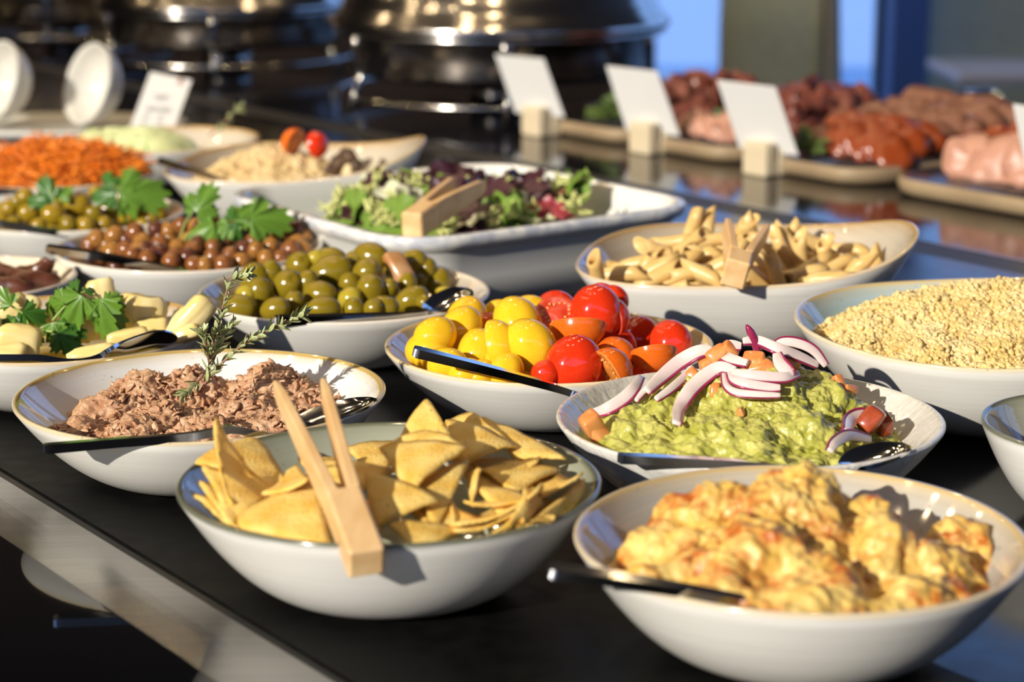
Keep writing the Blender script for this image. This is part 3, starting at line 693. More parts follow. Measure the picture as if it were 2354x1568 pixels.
for oi, (pts, kw) in enumerate((
    ([(60, 590, .004), (150, 565, .004), (260, 500, .004), (330, 430, .004), (380, 350, .004)], dict(wd=.0115)),
    ([(420, 445, .004), (520, 350, .004), (640, 250, .004), (760, 185, .004), (850, 178, .004)], dict(wd=.013)),
    ([(480, 470, .001), (580, 400, .001), (680, 310, .001), (720, 260, .002)], dict(wd=.008)),
    ([(620, 660, .004), (635, 560, .004), (700, 450, .004), (800, 360, .005), (900, 310, .006), (1000, 315, .004)], dict(wd=.013)),
    ([(920, 350, .006), (940, 430, .006), (1010, 475, .006), (1150, 480, .005), (1300, 475, .004)], dict(wd=.007)),
    ([(960, 345, .006), (990, 400, .007), (1080, 430, .007), (1220, 432, .005), (1300, 425, .004)], dict(wd=.009)),
    ([(980, 350, .007), (1060, 375, .008), (1180, 390, .008), (1330, 385, .007), (1420, 350, .006)], dict(wd=.010)),
    ([(1040, 150, .004), (960, 165, .006), (920, 220, .006), (960, 250, .006), (1080, 275, .005)], dict(wd=.011)),
    ([(1275, 235, .008), (1300, 300, .008), (1345, 350, .008), (1370, 370, .006)], dict(wd=.012, edge=-1)),
    ([(1050, 135, .006), (1150, 150, .008), (1280, 205, .008), (1420, 245, .007), (1545, 275, .004)], dict(wd=.010)),
    ([(1240, 160, .004), (1310, 135, .006), (1420, 145, .006), (1520, 195, .006), (1600, 275, .004)], dict(wd=.009, edge=-1)),
    ([(1620, 830, .003), (1660, 780, .004), (1750, 735, .004), (1890, 750, .003)], dict(wd=.010, edge=-1)),
    ([(1735, 700, .003), (1760, 640, .005), (1850, 610, .005), (1935, 630, .003)], dict(wd=.013, edge=-1)),
    ([(350, 480, .001), (400, 420, .001), (440, 400, .001)], dict(wd=.006)),
)):
    onion(pts, label=OLAB[oi], **kw)
# an upright purple tip
p0 = gh(*zo(1150, 140), .004); p1 = p0 + Vector((-.008, .0, .018))
b = MB(); b.tube(catmull([p0-p0, Vector((-.003, 0, .009)), p1-p0], 5), [.0028]*8 + [.0024, .0018, .0008], 8); o = obj('red_onion_strip', b.build('red_onion_strip', M['onionskin']), loc=p0)
tag(o, 'upright dark purple onion tip on top of the guacamole', 'onion')
def chunk(name, label, pos, s, m, cat, group, seed, parent=None):
    rr = random.Random(seed); b = MB()
    M3 = Quaternion((rr.gauss(0, 1), rr.gauss(0, 1), rr.gauss(0, 1), rr.gauss(0, 1))).normalized().to_matrix()
    b.rbox((0, 0, 0), 2*s[0], 2*s[1], 2*s[2], min(s)*.34)
    sh = [rr.uniform(-.28, .28) for _ in range(6)]
    V = [M3 @ Vector((v.x*(1 + sh[0]*v.y/s[1]*.6) + sh[3]*v.z, v.y*(1 + sh[1]*v.z/s[2]*.6) + sh[4]*v.x*.6, v.z*(1 + sh[2]*v.x/s[0]*.6))) for v in b.v]
    me = mesh(name, V, b.f, m, True); bm = bmesh.new(); bm.from_mesh(me); bmesh.ops.remove_doubles(bm, verts=bm.verts, dist=1e-6); bmesh.ops.recalc_face_normals(bm, faces=bm.faces); bm.to_mesh(me); bm.free()
    o = obj(name, me, parent, pos); sb = o.modifiers.new('soft', 'SUBSURF'); sb.levels = 1; sb.render_levels = 2
    if parent is None: tag(o, label, cat, group)
    return o
for i, (x, y, s) in enumerate(((890, 130, .011), (960, 110, .009), (820, 190, .008), (740, 290, .010), (860, 270, .009), (1130, 210, .013), (1210, 230, .010), (1170, 320, .009), (1230, 330, .008), (800, 320, .008), (1370, 190, .010), (1680, 320, .007), (1750, 370, .008), (60, 590, .012), (90, 640, .010), (1040, 515, .005), (870, 370, .007))):
    p = gh(*zo(x, y), .001)
    if i in (13, 14): p = at_y(*zo(x, y), 1.27)
    chunk('tomato_dice', 'glossy orange red diced tomato piece on the guacamole', p, (s*.75, s*.6, s*.5), M['dice'], 'tomato', 'tomato dice on the guacamole', 40+i)
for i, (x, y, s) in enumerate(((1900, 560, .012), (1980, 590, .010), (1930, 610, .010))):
    p = at_y(*zo(x, y), 1.285 + .01*i); chunk('tomato_dice', 'dark red tomato piece in the shade beside the guacamole', p, (s*.8, s*.7, s*.6), M['dice_shaded'], 'tomato', 'shaded tomato dice in the guacamole bowl', 80+i)

# ------------------------------------------------------------------ tuna
B = BOWLS['tuna']
hz_t = heapf([(330, 855, 1.41, .95, .016), (435, 842, 1.42, 1.0, .012), (250, 905, 1.38, 1.0, .015), (620, 838, 1.42, 1.0, .015), (705, 885, 1.41, 1.2, .014), (560, 905, 1.37, .9, .016), (370, 925, 1.35, .9, .016), (180, 968, 1.335, 1.0, .014), (310, 962, 1.32, .9, .014), (480, 955, 1.32, .9, .014), (640, 945, 1.35, 1.0, .014), (550, 985, 1.30, .9, .014), (430, 1000, 1.285, .7, .014), (300, 1000, 1.29, .8, .012), (600, 1000, 1.30, .9, .012)], .003)
def tun_d(p):
    a = fbm(p*60 + Vector((1, 7, 2)), 3); r = 1-abs(noise.noise(Vector((p.x*80, p.y*80, p.z*150)))); f = noise.noise(Vector((p.x*260, p.y*260, p.z*420)))
    return .0050*a + .0046*(r-.6) + .0018*f
o = obj('flaked_tuna', mound_mesh('flaked_tuna', B, hz_t, M['tuna'], tun_d, 140, 400), loc=(B.c[0], B.c[1], 0)); tag(o, 'heap of coarse pinkish brown flaked tuna', 'tuna')
def flake_t():
    b = MB(); V = []
    for i, (x, w_, t_) in enumerate(((-1, .1, .05), (-.5, .42, .16), (.2, .5, .18), (.7, .3, .1), (1, .05, .03))):
        z = .12*math.sin(i*1.7)
        V += [(x, -w_, z-t_), (x, w_, z-t_*.6), (x, w_*.8, z+t_), (x, -w_*.7, z+t_*.9)]
    return V, [(i*4+k, i*4+(k+1) % 4, (i+1)*4+(k+1) % 4, (i+1)*4+k) for i in range(4) for k in range(4)]
fv, ff = flake_t(); rr = random.Random(5)
ms = [Matrix.Translation(-Vector((B.c[0], B.c[1], 0))) @ rnd_m(p + Vector((0, 0, .0015)), rr.choice((.0022, .0028, .0035, .0055)), .75, rr) for p in sample_on(B, hz_t, 1500, 0, rr, .93)]
f = obj('loose_flakes', inst_mesh('loose_flakes', fv, ff, ms, M['tunaflake'], False), o); f['kind'] = 'stuff'
spoon('dark polished spoon with its handle hanging over the tuna bowl', [(100, 1021, 1.228), (260, 1008, 1.236), (430, 995, 1.244), (530, 978, 1.252), (590, 990, 1.262), (660, 990, 1.280), (760, 945, 1.312), (850, 912, 1.345)], wh=.0085, th=.0060, bw=.038, fb=.30, roll=-.1)

# thyme
def thyme_leaf(m, L=.006, W=.0022):
    V = []; F = []
    for i, s in enumerate((0, .25, .55, .8, 1)):
        w_ = W*math.sin(math.pi*min(.97, .08+.9*s))**.7
        z = .15*L*s*s
        V += [(-w_/2, L*s, z + w_*.28), (0, L*s, z), (w_/2, L*s, z + w_*.28)]
    for i in range(4):
        k = i*3; F += [(k, k+1, k+4, k+3), (k+1, k+2, k+5, k+4)]
    return mesh('leaf', V, F, m)
tl = thyme_leaf(M['thyme'])
def thyme_sprig(label, stems, Y, group=None, dens=.0085, leafs=1.0, seed=3):
    rr = random.Random(seed); p0 = at_y(stems[0][0][0], stems[0][0][1], Y if len(stems[0][0]) == 2 else stems[0][0][2])
    t = thing('thyme_sprig', label, 'herb', p0, group=group)
    for k, (pts) in enumerate(stems):
        C = catmull([at_y(p[0], p[1], p[2]) for p in pts], 8); b = MB(); n = len(C)
        b.tube([c-p0 for c in C], [.0011*leafs*(1-.55*i/n) for i in range(n)], 6)
        st = obj('stem', b.build('stem', M['thymestem']), t)
        acc = 0
        for i in range(1, n):
            acc += (C[i]-C[i-1]).length
            if acc > dens*leafs or i == n-1:
                acc = 0; tg = (C[i]-C[i-1]).normalized(); ph = rr.uniform(0, 6.28)
                sx = tg.orthogonal().normalized(); nl = rr.choice((4, 5, 6, 7)) if i < n-1 else 7
                for q in range(nl):
                    a = ph + 6.28*q/nl + rr.uniform(-.3, .3); out = Quaternion(tg, a) @ sx
                    d = (out*rr.uniform(.5, 1.1) + tg*rr.uniform(.35, 1.1)).normalized(); s = rr.uniform(.95, 1.9)*leafs
                    obj('leaf', tl, st, mw=leafm(C[i]-p0 + tg*rr.uniform(-.003, .003)*leafs, d, tg, s))
    return t
def leafm(o, y, up, s=1.0):
    y = y.normalized(); x = y.cross(up); 
    if x.length < 1e-4: x = y.orthogonal()
    x.normalize(); z = x.cross(y)
    if not hasattr(s, '__len__'): s = (s, s, s)
    return Matrix(((x.x*s[0], y.x*s[1], z.x*s[2], o.x), (x.y*s[0], y.y*s[1], z.y*s[2], o.y), (x.z*s[0], y.z*s[1], z.z*s[2], o.z), (0, 0, 0, 1)))
zt = Z(380, 590, 4.6105)
def zt3(x, y, Y): return (*zt(x, y), Y)
thyme_sprig('green thyme sprig standing upright in the tuna', [
    [zt3(420, 1330, 1.365), zt3(470, 1150, 1.366), zt3(490, 980, 1.368), zt3(520, 840, 1.370), zt3(560, 740, 1.372), zt3(610, 540, 1.374), zt3(660, 340, 1.376), zt3(690, 250, 1.377), zt3(830, 200, 1.376)],
    [zt3(370, 1440, 1.360), zt3(500, 1230, 1.362), zt3(700, 1040, 1.360), zt3(880, 890, 1.358), zt3(1050, 810, 1.356), zt3(1280, 690, 1.352), zt3(1440, 620, 1.350)],
    [zt3(470, 1130, 1.366), zt3(440, 1000, 1.360), zt3(410, 880, 1.358), zt3(400, 830, 1.357)],
    [zt3(500, 1120, 1.366), zt3(560, 960, 1.372), zt3(610, 850, 1.374), zt3(690, 740, 1.375)],
    [zt3(400, 1250, 1.364), zt3(340, 1330, 1.358), zt3(240, 1430, 1.352)],
], 1.365, dens=.0068)

# ------------------------------------------------------------------ tortilla chips
def chip_mat():
    m, nt, b, n, l = nodes('corn chip'); tc = n.new('ShaderNodeTexCoord')
    t1 = n.new('ShaderNodeTexNoise'); t1.inputs['Scale'].default_value = 55; t1.inputs['Detail'].default_value = 8; l.new(tc.outputs['Object'], t1.inputs['Vector'])
    r1 = n.new('ShaderNodeValToRGB'); e = r1.color_ramp.elements; e[0].position = .32; e[1].position = .66; e[0].color = (.78, .45, .065, 1); e[1].color = (.89, .64, .20, 1); l.new(t1.outputs['Fac'], r1.inputs[0])
    vo = n.new('ShaderNodeTexVoronoi'); vo.inputs['Scale'].default_value = 420; l.new(tc.outputs['Object'], vo.inputs['Vector'])
    a = n.new('ShaderNodeMapRange'); a.inputs[1].default_value = .34; a.inputs[2].default_value = .16; l.new(vo.outputs['Distance'], a.inputs[0])
    sp = n.new('ShaderNodeSeparateColor'); l.new(vo.outputs['Color'], sp.inputs[0]); g = n.new('ShaderNodeMath'); g.operation = 'GREATER_THAN'; g.inputs[1].default_value = .86; l.new(sp.outputs[0], g.inputs[0])
    k = n.new('ShaderNodeMath'); k.operation = 'MULTIPLY'; l.new(a.outputs[0], k.inputs[0]); l.new(g.outputs[0], k.inputs[1])
    mx = n.new('ShaderNodeMix'); mx.data_type = 'RGBA'; l.new(k.outputs[0], mx.inputs[0]); l.new(r1.outputs[0], mx.inputs[6]); mx.inputs[7].default_value = (.30, .13, .03, 1)
    l.new(mx.outputs[2], b.inputs['Base Color']); b.inputs['Roughness'].default_value = .6; b.inputs['Specular IOR Level'].default_value = .35
    t2 = n.new('ShaderNodeTexNoise'); t2.inputs['Scale'].default_value = 520; t2.inputs['Detail'].default_value = 4; l.new(tc.outputs['Object'], t2.inputs['Vector'])
    bp = n.new('ShaderNodeBump'); bp.inputs['Strength'].default_value = .9; bp.inputs['Distance'].default_value = .0011; l.new(t2.outputs['Fac'], bp.inputs['Height']); l.new(bp.outputs[0], b.inputs['Normal'])
    return m
M['chip'] = chip_mat()
def settle(B, p, gap=.0015):
    """move a point towards the bowl's middle until it clears the bowl wall"""
    p = p.copy()
    for k in range(60):
        q = B.q(p.x, p.y); d = math.degrees(math.atan2(p.y-B.c[1], p.x-B.c[0]))
        if p.z > B.fz(d) + .003: return p
        if q < .985 and p.z >= B.inner(p.x, p.y) + gap: return p
        if q < .45: p.z = max(p.z, B.inner(p.x, p.y) + gap); return p
        p.x = B.c[0] + (p.x-B.c[0])*.975; p.y = B.c[1] + (p.y-B.c[1])*.975
    return p
def settle_ball(B, p, r):
    p = p.copy()
    for k in range(60):
        ok = True
        for a in range(0, 360, 30):
            for e in (-50, -20, 10):
                v = p + Vector((math.cos(math.radians(a))*math.cos(math.radians(e)), math.sin(math.radians(a))*math.cos(math.radians(e)), math.sin(math.radians(e))))*r*.97
                d = math.degrees(math.atan2(v.y-B.c[1], v.x-B.c[0]))
                if v.z > B.fz(d) + .003: continue
                if B.q(v.x, v.y) > .99 or v.z < B.inner(v.x, v.y): ok = False
        if ok: return p
        p.x = B.c[0] + (p.x-B.c[0])*.975; p.y = B.c[1] + (p.y-B.c[1])*.975; p.z += .0003
    return p
def chip(a, b_, c, bulge, seed, label):
    A, Bv, C = [at_y(*q) for q in (a, b_, c)]; cen = (A+Bv+C)/3; A, Bv, C = [cen + (q-cen)*1.17 for q in (A, Bv, C)]; nv = (Bv-A).cross(C-A).normalized()
    if nv.y > 0: nv = -nv
    n = 11; idx = {}; V = []; rr = random.Random(seed)
    for i in range(n+1):
        for j in range(n+1-i):
            u, v = i/n, j/n; w_ = 1-u-v
            p = A*w_ + Bv*u + C*v
            k = max(u, v, w_); 
            if k > .90: p = p.lerp(cen, (k-.90)*.65)                     # rounded corners
            e = 27*u*v*w_; ed = (u*v+v*w_+u*w_)*3
            off = nv*(bulge*ed + .0016*noise.noise(p*70 + Vector((seed, 0, 0))) + .0005*noise.noise(p*330))
            idx[(i, j)] = len(V); V.append(p + off - cen)
    m = len(V); tk = .0017
    nb = []
    V2 = [v - nv*tk*(1 + .4*noise.noise(v*200)) for v in V]
    NB = BOWLS['nachos']; V = [settle(NB, v + cen, .0022) - cen for v in V]; V2 = [settle(NB, v + cen, .0008) - cen for v in V2]
    F = []
    for i in range(n):
        for j in range(n-i):
            F.append((idx[(i, j)], idx[(i+1, j)], idx[(i, j+1)]))
            if j < n-i-1: F.append((idx[(i+1, j)], idx[(i+1, j+1)], idx[(i, j+1)]))
    F += [tuple(m+q for q in reversed(f)) for f in F]
    bd = [idx[(i, 0)] for i in range(n)] + [idx[(n-j, j)] for j in range(n)] + [idx[(0, n-j)] for j in range(n)]
    F += [(bd[q], m+bd[q], m+bd[(q+1) % len(bd)], bd[(q+1) % len(bd)]) for q in range(len(bd))]
    me = mesh('tortilla_chip', V+V2, F, M['chip'])
    o = obj('tortilla_chip', me, loc=cen); tag(o, label, 'chip', 'tortilla chips: ' + label)
D = -.029                                                   # chips were measured for a bowl centre at 1.164
CH = [
 ((503, 966, 1.160), (536, 1146, 1.10), (640, 1140, 1.13), -.006, 'folded tortilla chip standing up at the bowl edge next to the tuna spoon'),
 ((460, 1060, 1.170), (590, 1012, 1.215), (660, 1130, 1.16), .004, None), ((470, 1076, 1.13), (533, 1210, 1.085), (605, 1150, 1.115), .004, None),
 ((462, 1112, 1.125), (530, 1213, 1.08), (570, 1172, 1.11), .003, None), ((452, 1138, 1.12), (530, 1222, 1.075), (575, 1180, 1.11), .003, None),
 ((528, 1212, 1.085), (725, 1108, 1.125), (752, 1258, 1.06), .005, 'large flat tortilla chip leaning on the front rim beside the wooden tongs'), ((608, 1134, 1.115), (705, 1104, 1.105), (680, 1072, 1.175), .003, None),
 ((690, 1055, 1.20), (800, 1048, 1.20), (740, 1090, 1.16), .003, None), ((735, 1078, 1.165), (815, 1085, 1.15), (790, 1175, 1.11), .003, None),
 ((800, 1030, 1.235), (905, 1018, 1.245), (880, 1115, 1.175), .003, None), ((982, 922, 1.205), (925, 1018, 1.185), (1066, 1062, 1.165), .003, 'tall pointed tortilla chip rising highest in the bowl'),
 ((880, 1030, 1.165), (1066, 1030, 1.145), (943, 1130, 1.105), .005, 'broad tortilla chip lying against the tallest pointed chip'), ((985, 990, 1.175), (1066, 1030, 1.147), (884, 1032, 1.168), .003, None),
 ((1073, 1064, 1.145), (1004, 1212, 1.085), (955, 1122, 1.115), .003, None), ((845, 1095, 1.125), (1000, 1148, 1.095), (870, 1210, 1.075), .004, None),
 ((905, 1204, 1.075), (1058, 1215, 1.085), (965, 1280, 1.05), .002, None), ((1030, 968, 1.235), (1178, 1022, 1.20), (1062, 1065, 1.175), .004, None), ((1085, 952, 1.245), (1175, 1020, 1.205), (1025, 975, 1.24), .002, None),
 ((1110, 964, 1.255), (1292, 1052, 1.195), (1185, 1052, 1.195), .004, None), ((1060, 1060, 1.195), (1232, 1052, 1.185), (1110, 1130, 1.145), -.004, 'dark flecked tortilla chip turned away from the sun'),
 ((1105, 1080, 1.14), (1080, 1095, 1.15), (1086, 1160, 1.11), .002, None), ((1080, 1152, 1.10), (1330, 1088, 1.125), (1240, 1064, 1.20), .010, None),
 ((1045, 1198, 1.085), (1238, 1115, 1.10), (1200, 1106, 1.17), .009, None), ((1055, 1218, 1.08), (1220, 1148, 1.10), (1200, 1128, 1.16), .007, None),
 ((1120, 1240, 1.065), (1208, 1126, 1.10), (1238, 1178, 1.12), .008, None), ((1145, 1244, 1.065), (1208, 1195, 1.085), (1235, 1180, 1.14), .005, None),
 ((1210, 1208, 1.085), (1340, 1106, 1.135), (1295, 1204, 1.115), .003, None), ((1220, 1226, 1.07), (1276, 1188, 1.085), (1262, 1178, 1.14), .004, None),
 ((1034, 1150, 1.11), (1054, 1190, 1.10), (1036, 1216, 1.085), .002, None), ((740, 1180, 1.09), (905, 1150, 1.10), (850, 1260, 1.06), .003, None), ((560, 1170, 1.12), (700, 1160, 1.11), (640, 1090, 1.17), .003, None),
 ((930, 1150, 1.11), (1110, 1200, 1.10), (1000, 1240, 1.08), .003, None), ((1100, 1120, 1.13), (1290, 1160, 1.12), (1180, 1220, 1.09), .003, None), ((700, 1060, 1.18), (900, 1080, 1.16), (800, 1150, 1.12), .003, None), ((1080, 1060, 1.20), (1280, 1080, 1.18), (1180, 1130, 1.14), .003, None), ((500, 1120, 1.14), (640, 1080, 1.18), (600, 1190, 1.10), .003, None)]
for i, (a, b_, c, bu, lb) in enumerate(CH):
    sh = lambda q: (q[0], q[1], q[2] + D)
    chip(sh(a), sh(b_), sh(c), bu, i+1, lb or ('tortilla chip in the cluster around the folded upright chip' if 1 <= i <= 4 else 'thin edge-on tortilla chip in the stacked fan beside the hummus bowl' if 20 <= i <= 28 else 'crisp golden tortilla chip in the heap under the tongs'))
tongs('pale wooden tongs resting on the tortilla chips', (843, 1296, 1.000), (632, 884, 1.145), (742, 878, 1.150), .0195, .0185, .33)

# ------------------------------------------------------------------ tomatoes
def tomato_half(skin, flesh, gel=True, el=1.08, depth=1.0):
    n = 28; m = 11; b = MB(); V = []
    for i in range(m+1):
        ph = math.pi/2*i/m; rad = math.sin(ph); zz = math.cos(ph)*depth
        if i < 3: zz -= .05*(1-i/3)                                     # blossom dimple
        for k in range(n):
            a = 2*math.pi*k/n; wv = 1 + .012*math.sin(3*a)
            V.append((rad*math.cos(a)*el*wv, rad*math.sin(a)*wv, zz))
    F = [(i*n+k, (i+1)*n+k, (i+1)*n+(k+1) % n, i*n+(k+1) % n) for i in range(m) for k in range(n)] + [tuple(range(n))]
    sk = mesh('tomato_half', V, F, M[skin])
    V = []; 
    for (rad, z) in ((1, 0), (.985, -.025), (.80, -.03), (.74, .02), (.60, .05), (.42, .03), (.36, -.02), (.12, -.03)):
        for k in range(n):
            a = 2*math.pi*k/n; g = .05*math.sin(3*a+.5) if .4 < rad < .8 else 0
            V.append((rad*math.cos(a)*el, rad*math.sin(a), z + g))
    F = [(i*n+k, (i+1)*n+k, (i+1)*n+(k+1) % n, i*n+(k+1) % n)[::-1] for i in range(7) for k in range(n)] + [tuple(7*n+k for k in range(n))]
    fl = mesh('cut_face', V, F, M[flesh])
    b = MB(); rr = random.Random(3)
    for k in range(16):
        a = 2*math.pi*(k+rr.uniform(-.2, .2))/16; r_ = rr.uniform(.48, .68)
        b.ellip((r_*math.cos(a)*el, r_*math.sin(a), -.005), .075, .05, .03, 6, 4, Matrix.Rotation(a, 3, 'Z'))
    sd = b.build('seeds', M['seed'])
    return sk, fl, sd
TH = {'r': tomato_half('tomred', 'fleshred'), 'y': tomato_half('tomyel', 'fleshyel', el=1.22, depth=1.08), 'o': tomato_half('tomor', 'fleshor')}
TL = {'r': 'red', 'y': 'yellow', 'o': 'orange red'}
zT = Z(860, 640, 2.9425)
CAMU = Vector((0, -1, .28)).normalized()
def tomato(x, y, rpx, kind, d, Y, lab=None, roll=0.3):
    px, py = zT(x, y); r = rpx/2.9425*Y/FPX*(1.16 if kind == 'y' else 1.12)
    p = at_y(px, py, Y)
    dv = Vector(d).normalized(); q = settle_ball(BOWLS['tomato'], p, r) - dv*r*.45
    t = thing('cherry_tomato_half', lab or ('glossy %s cherry tomato half in the cream rimmed bowl' % TL[kind]), 'tomato', q, group='%s cherry tomato halves' % TL[kind])
    sk, fl, sd = TH[kind]; Mx = basis(Vector((0, 0, 0)), dv, Quaternion(dv, roll) @ Vector((1, .1, .2)), r)
    obj('skin', sk, t, mw=Mx); obj('cut_face', fl, t, mw=Mx)
    if dv.y > -.3 or d[2] < -.2: obj('seeds', sd, t, mw=Mx)
TC = [(285, 500, 120, 'y', (-.5, -.8, .1), 1.475), (435, 375, 118, 'y', (.45, -.8, .5), 1.480), (590, 325, 122, 'y', (.1, -.9, .4), 1.505), (635, 215, 120, 'y', (.1, -.35, .9), 1.555),
      (705, 460, 128, 'y', (0, -.6, .8), 1.475), (880, 440, 132, 'y', (.93, -.35, .35), 1.462), (965, 275, 145, 'y', (-.1, -.8, .6), 1.515), (1070, 455, 150, 'y', (.1, -.95, .25), 1.455),
      (860, 220, 95, 'y', (0, -.5, .85), 1.575), (1080, 200, 105, 'y', (.3, -.5, .85), 1.565), (420, 590, 105, 'y', (0, -.7, .7), 1.435), (600, 640, 100, 'y', (0, -.6, .8), 1.428), (760, 330, 95, 'o', (0, -.9, .3), 1.53),
      (720, 640, 95, 'y', (0, -.7, .7), 1.432), (900, 620, 110, 'y', (.1, -.7, .6), 1.432), (860, 540, 100, 'y', (0, -.7, .7), 1.455),
      (1500, 230, 166, 'r', (-.1, -.97, .25), 1.520), (1640, 260, 130, 'r', (.75, .55, .1), 1.535), (1650, 120, 90, 'r', (.6, -.4, .7), 1.575), (1530, 95, 92, 'r', (-.2, -.5, .85), 1.580),
      (1225, 165, 118, 'r', (-.1, -.5, .85), 1.575), (1235, 265, 126, 'r', (.05, .70, -.75), 1.535), (1380, 395, 168, 'o', (0, -.45, -.85), 1.485), (1350, 575, 182, 'r', (0, -.95, .35), 1.432),
      (1800, 380, 140, 'r', (.1, -.75, .65), 1.555), (2040, 440, 140, 'r', (.15, -.95, .3), 1.525), (1675, 610, 152, 'o', (.80, .35, .45), 1.430), (1640, 510, 135, 'o', (.1, -.7, .7), 1.475),
      (2000, 590, 145, 'o', (.1, -.45, -.85), 1.455), (1855, 540, 85, 'r', (-.5, -.6, .5), 1.50), (1150, 640, 85, 'r', (-.2, -.9, .3), 1.424), (1640, 430, 120, 'r', (0, -.8, .6), 1.525), (1880, 640, 100, 'r', (0, -.8, .5), 1.46), (1250, 470, 100, 'o', (0, -.8, .5), 1.50), (2130, 560, 85, 'r', (.4, -.7, .5), 1.53), (1130, 330, 100, 'y', (0, -.8, .5), 1.54)]
TLAB = {5: 'yellow cherry tomato half seen from its edge among the other yellow halves', 16: 'big red cherry tomato half on top of the tomato heap', 21: 'red cherry tomato half showing its seeded cut face', 23: 'large round red cherry tomato half by the spoon tip', 26: 'orange red cherry tomato half with open seed pocket', 22: 'orange red cherry tomato half lying cut side up under the biggest red one'}
for i, (x, y, r_, k, d, Y) in enumerate(TC): tomato(x, y, r_, k, d, Y, TLAB.get(i), .3*i)
B = BOWLS['tomato']; rr = random.Random(21)
for i in range(13):                                         # lower layer glimpsed through the gaps
    a = 2*math.pi*i/13; q = .055 if i % 2 else .03; x, y = B.c[0]+q*math.cos(a)*1.2, B.c[1]+q*math.sin(a)
    k = 'y' if x < .015 else 'r'; r_ = .0165
    t = thing('cherry_tomato_half', 'glossy %s cherry tomato half in the cream rimmed bowl' % TL[k], 'tomato', (x, y, .026 + r_*.4), group='%s cherry tomato halves' % TL[k])
    dv = Vector((rr.gauss(0, .5), -.3, 1)); sk, fl, sd = TH[k]; Mx = basis(Vector((0, 0, 0)), dv, None, r_); obj('skin', sk, t, mw=Mx); obj('cut_face', fl, t, mw=Mx)
spoon('silver spoon whose square handle end rises from the tomato bowl', [(952, 797, 1.395), (1080, 829, 1.392), (1200, 861, 1.392), (1290, 887, 1.395), (1370, 915, 1.405), (1450, 915, 1.42)], wh=.0095, th=.0066, bw=.03, fb=.3, roll=.03)

# ------------------------------------------------------------------ olives
def olive_mesh(m, L=1.25, seed=0, name='olive'):
    n, k = 22, 16; V = []
    for i in range(k+1):
        ph = math.pi*i/k
        for j in range(n):
            th = 2*math.pi*j/n; r_ = math.sin(ph)*(1 + .06*math.cos(ph)) ; z = math.cos(ph)*L
            if i < 2: z -= .14*(1-i/2)
            v = Vector((r_*math.cos(th), r_*math.sin(th), z)); v *= 1 + .035*noise.noise(v*1.5 + Vector((seed, seed, 0)))
            V.append(v)
    return mesh(name, V, [(i*n+j, (i+1)*n+j, (i+1)*n+(j+1) % n, i*n+(j+1) % n) for i in range(k) for j in range(n)], m)
hole = MB(); hole.lathe([(0, .0), (.10, .01), (.2, .05), (.24, .02)], 12); holem = hole.build('pit_hole', M['pit'])
OM = [olive_mesh(M['olive'], 1.22, 1), olive_mesh(M['olive'], 1.35, 5), olive_mesh(M['olive2'], 1.2, 9), olive_mesh(M['olive3'], 1.2, 3)]
zO = Z(440, 360, 2.0293)
B = BOWLS['olives']
hz_o = heapf([(700, 640, 1.71, .75, .05), (840, 600, 1.74, .8, .04), (560, 665, 1.69, .8, .04), (980, 660, 1.71, .9, .04), (700, 700, 1.63, .5, .04), (900, 700, 1.64, .5, .04)])
def olive_at(p, r_, axis, me, label, group, hl=None, cat='olive', nm='green_olive'):
    Mx = basis(p, axis, None, r_)
    o = obj(nm, me, mw=Mx); tag(o, label, cat, group)
    if hl: h_ = obj('pit_hole', holem, o, loc=(0, 0, 1.08)); 
    return o
OL = [(230, 580, 66, 0), (370, 545, 50, 0), (505, 512, 62, 10), (650, 545, 78, 1), (655, 478, 52, 1), (840, 465, 60, 1), (1030, 492, 52, 1), (450, 603, 68, 10), (322, 636, 60, 0), (820, 550, 64, 0), (842, 626, 64, 0), (600, 642, 58, 1), (740, 664, 50, 2), (1155, 590, 55, 0), (1068, 565, 50, 0), (1030, 668, 58, 1), (900, 702, 50, 1), (480, 682, 45, 0), (390, 712, 52, 1), (230, 702, 56, 1), (620, 712, 56, 1), (925, 615, 38, 0), (1180, 642, 36, 2), (255, 640, 40, 2), (1010, 592, 40, 0), (400, 570, 42, 2), (585, 474, 36, 2), (740, 600, 48, 0), (760, 500, 50, 0), (940, 520, 45, 0), (540, 590, 50, 0), (1100, 520, 42, 0), (300, 570, 45, 0), (760, 720, 48, 0), (850, 715, 45, 0), (1090, 690, 38, 0)]
for i, (x, y, rp, kd) in enumerate(OL):
    px, py = zO(x, y); p = hit(px, py, hz_o, 1.56, 1.9) or at_y(px, py, 1.76)
    r_ = rp/2.0293*p.y/FPX*1.12; d = Vector(ray(px, py)).normalized()
    kind = kd % 10; ax = (1, .35*math.sin(i), .35*math.cos(i*2.1)) if kind else (.3*math.sin(i*3), .6*math.cos(i), 1)
    if kd >= 10: ax = (.35, -.75, .55)
    olive_at(settle_ball(B, p + d*r_*.35, r_), r_, ax, OM[kind], ('green olive with its pit hole facing outward in the heap by the salad dish' if kd >= 10 else 'plump glossy green olive in the bowl in front of the salad dish') if kind != 2 else 'paler yellow green olive in the bowl in front of the salad dish', 'large green olives' if kind != 2 else 'pale green olives', kd >= 10)
rr = random.Random(9)
for i in range(24):
    a = 2*math.pi*i/24*1.0; q = (.075, .05, .025)[i % 3]; x, y = B.c[0]+q*math.cos(a), B.c[1]+q*math.sin(a)
    z = max(B.inner(x, y)+.012, min(.036, hz_o(x, y)-.02))
    olive_at(Vector((x, y, z)), .012, (rr.gauss(0, 1), rr.gauss(0, 1), rr.gauss(0, .5)), OM[0], 'plump glossy green olive in the bowl in front of the salad dish', 'large green olives')
px, py = zO(965, 545); p = hit(px, py, hz_o, 1.56, 1.9)
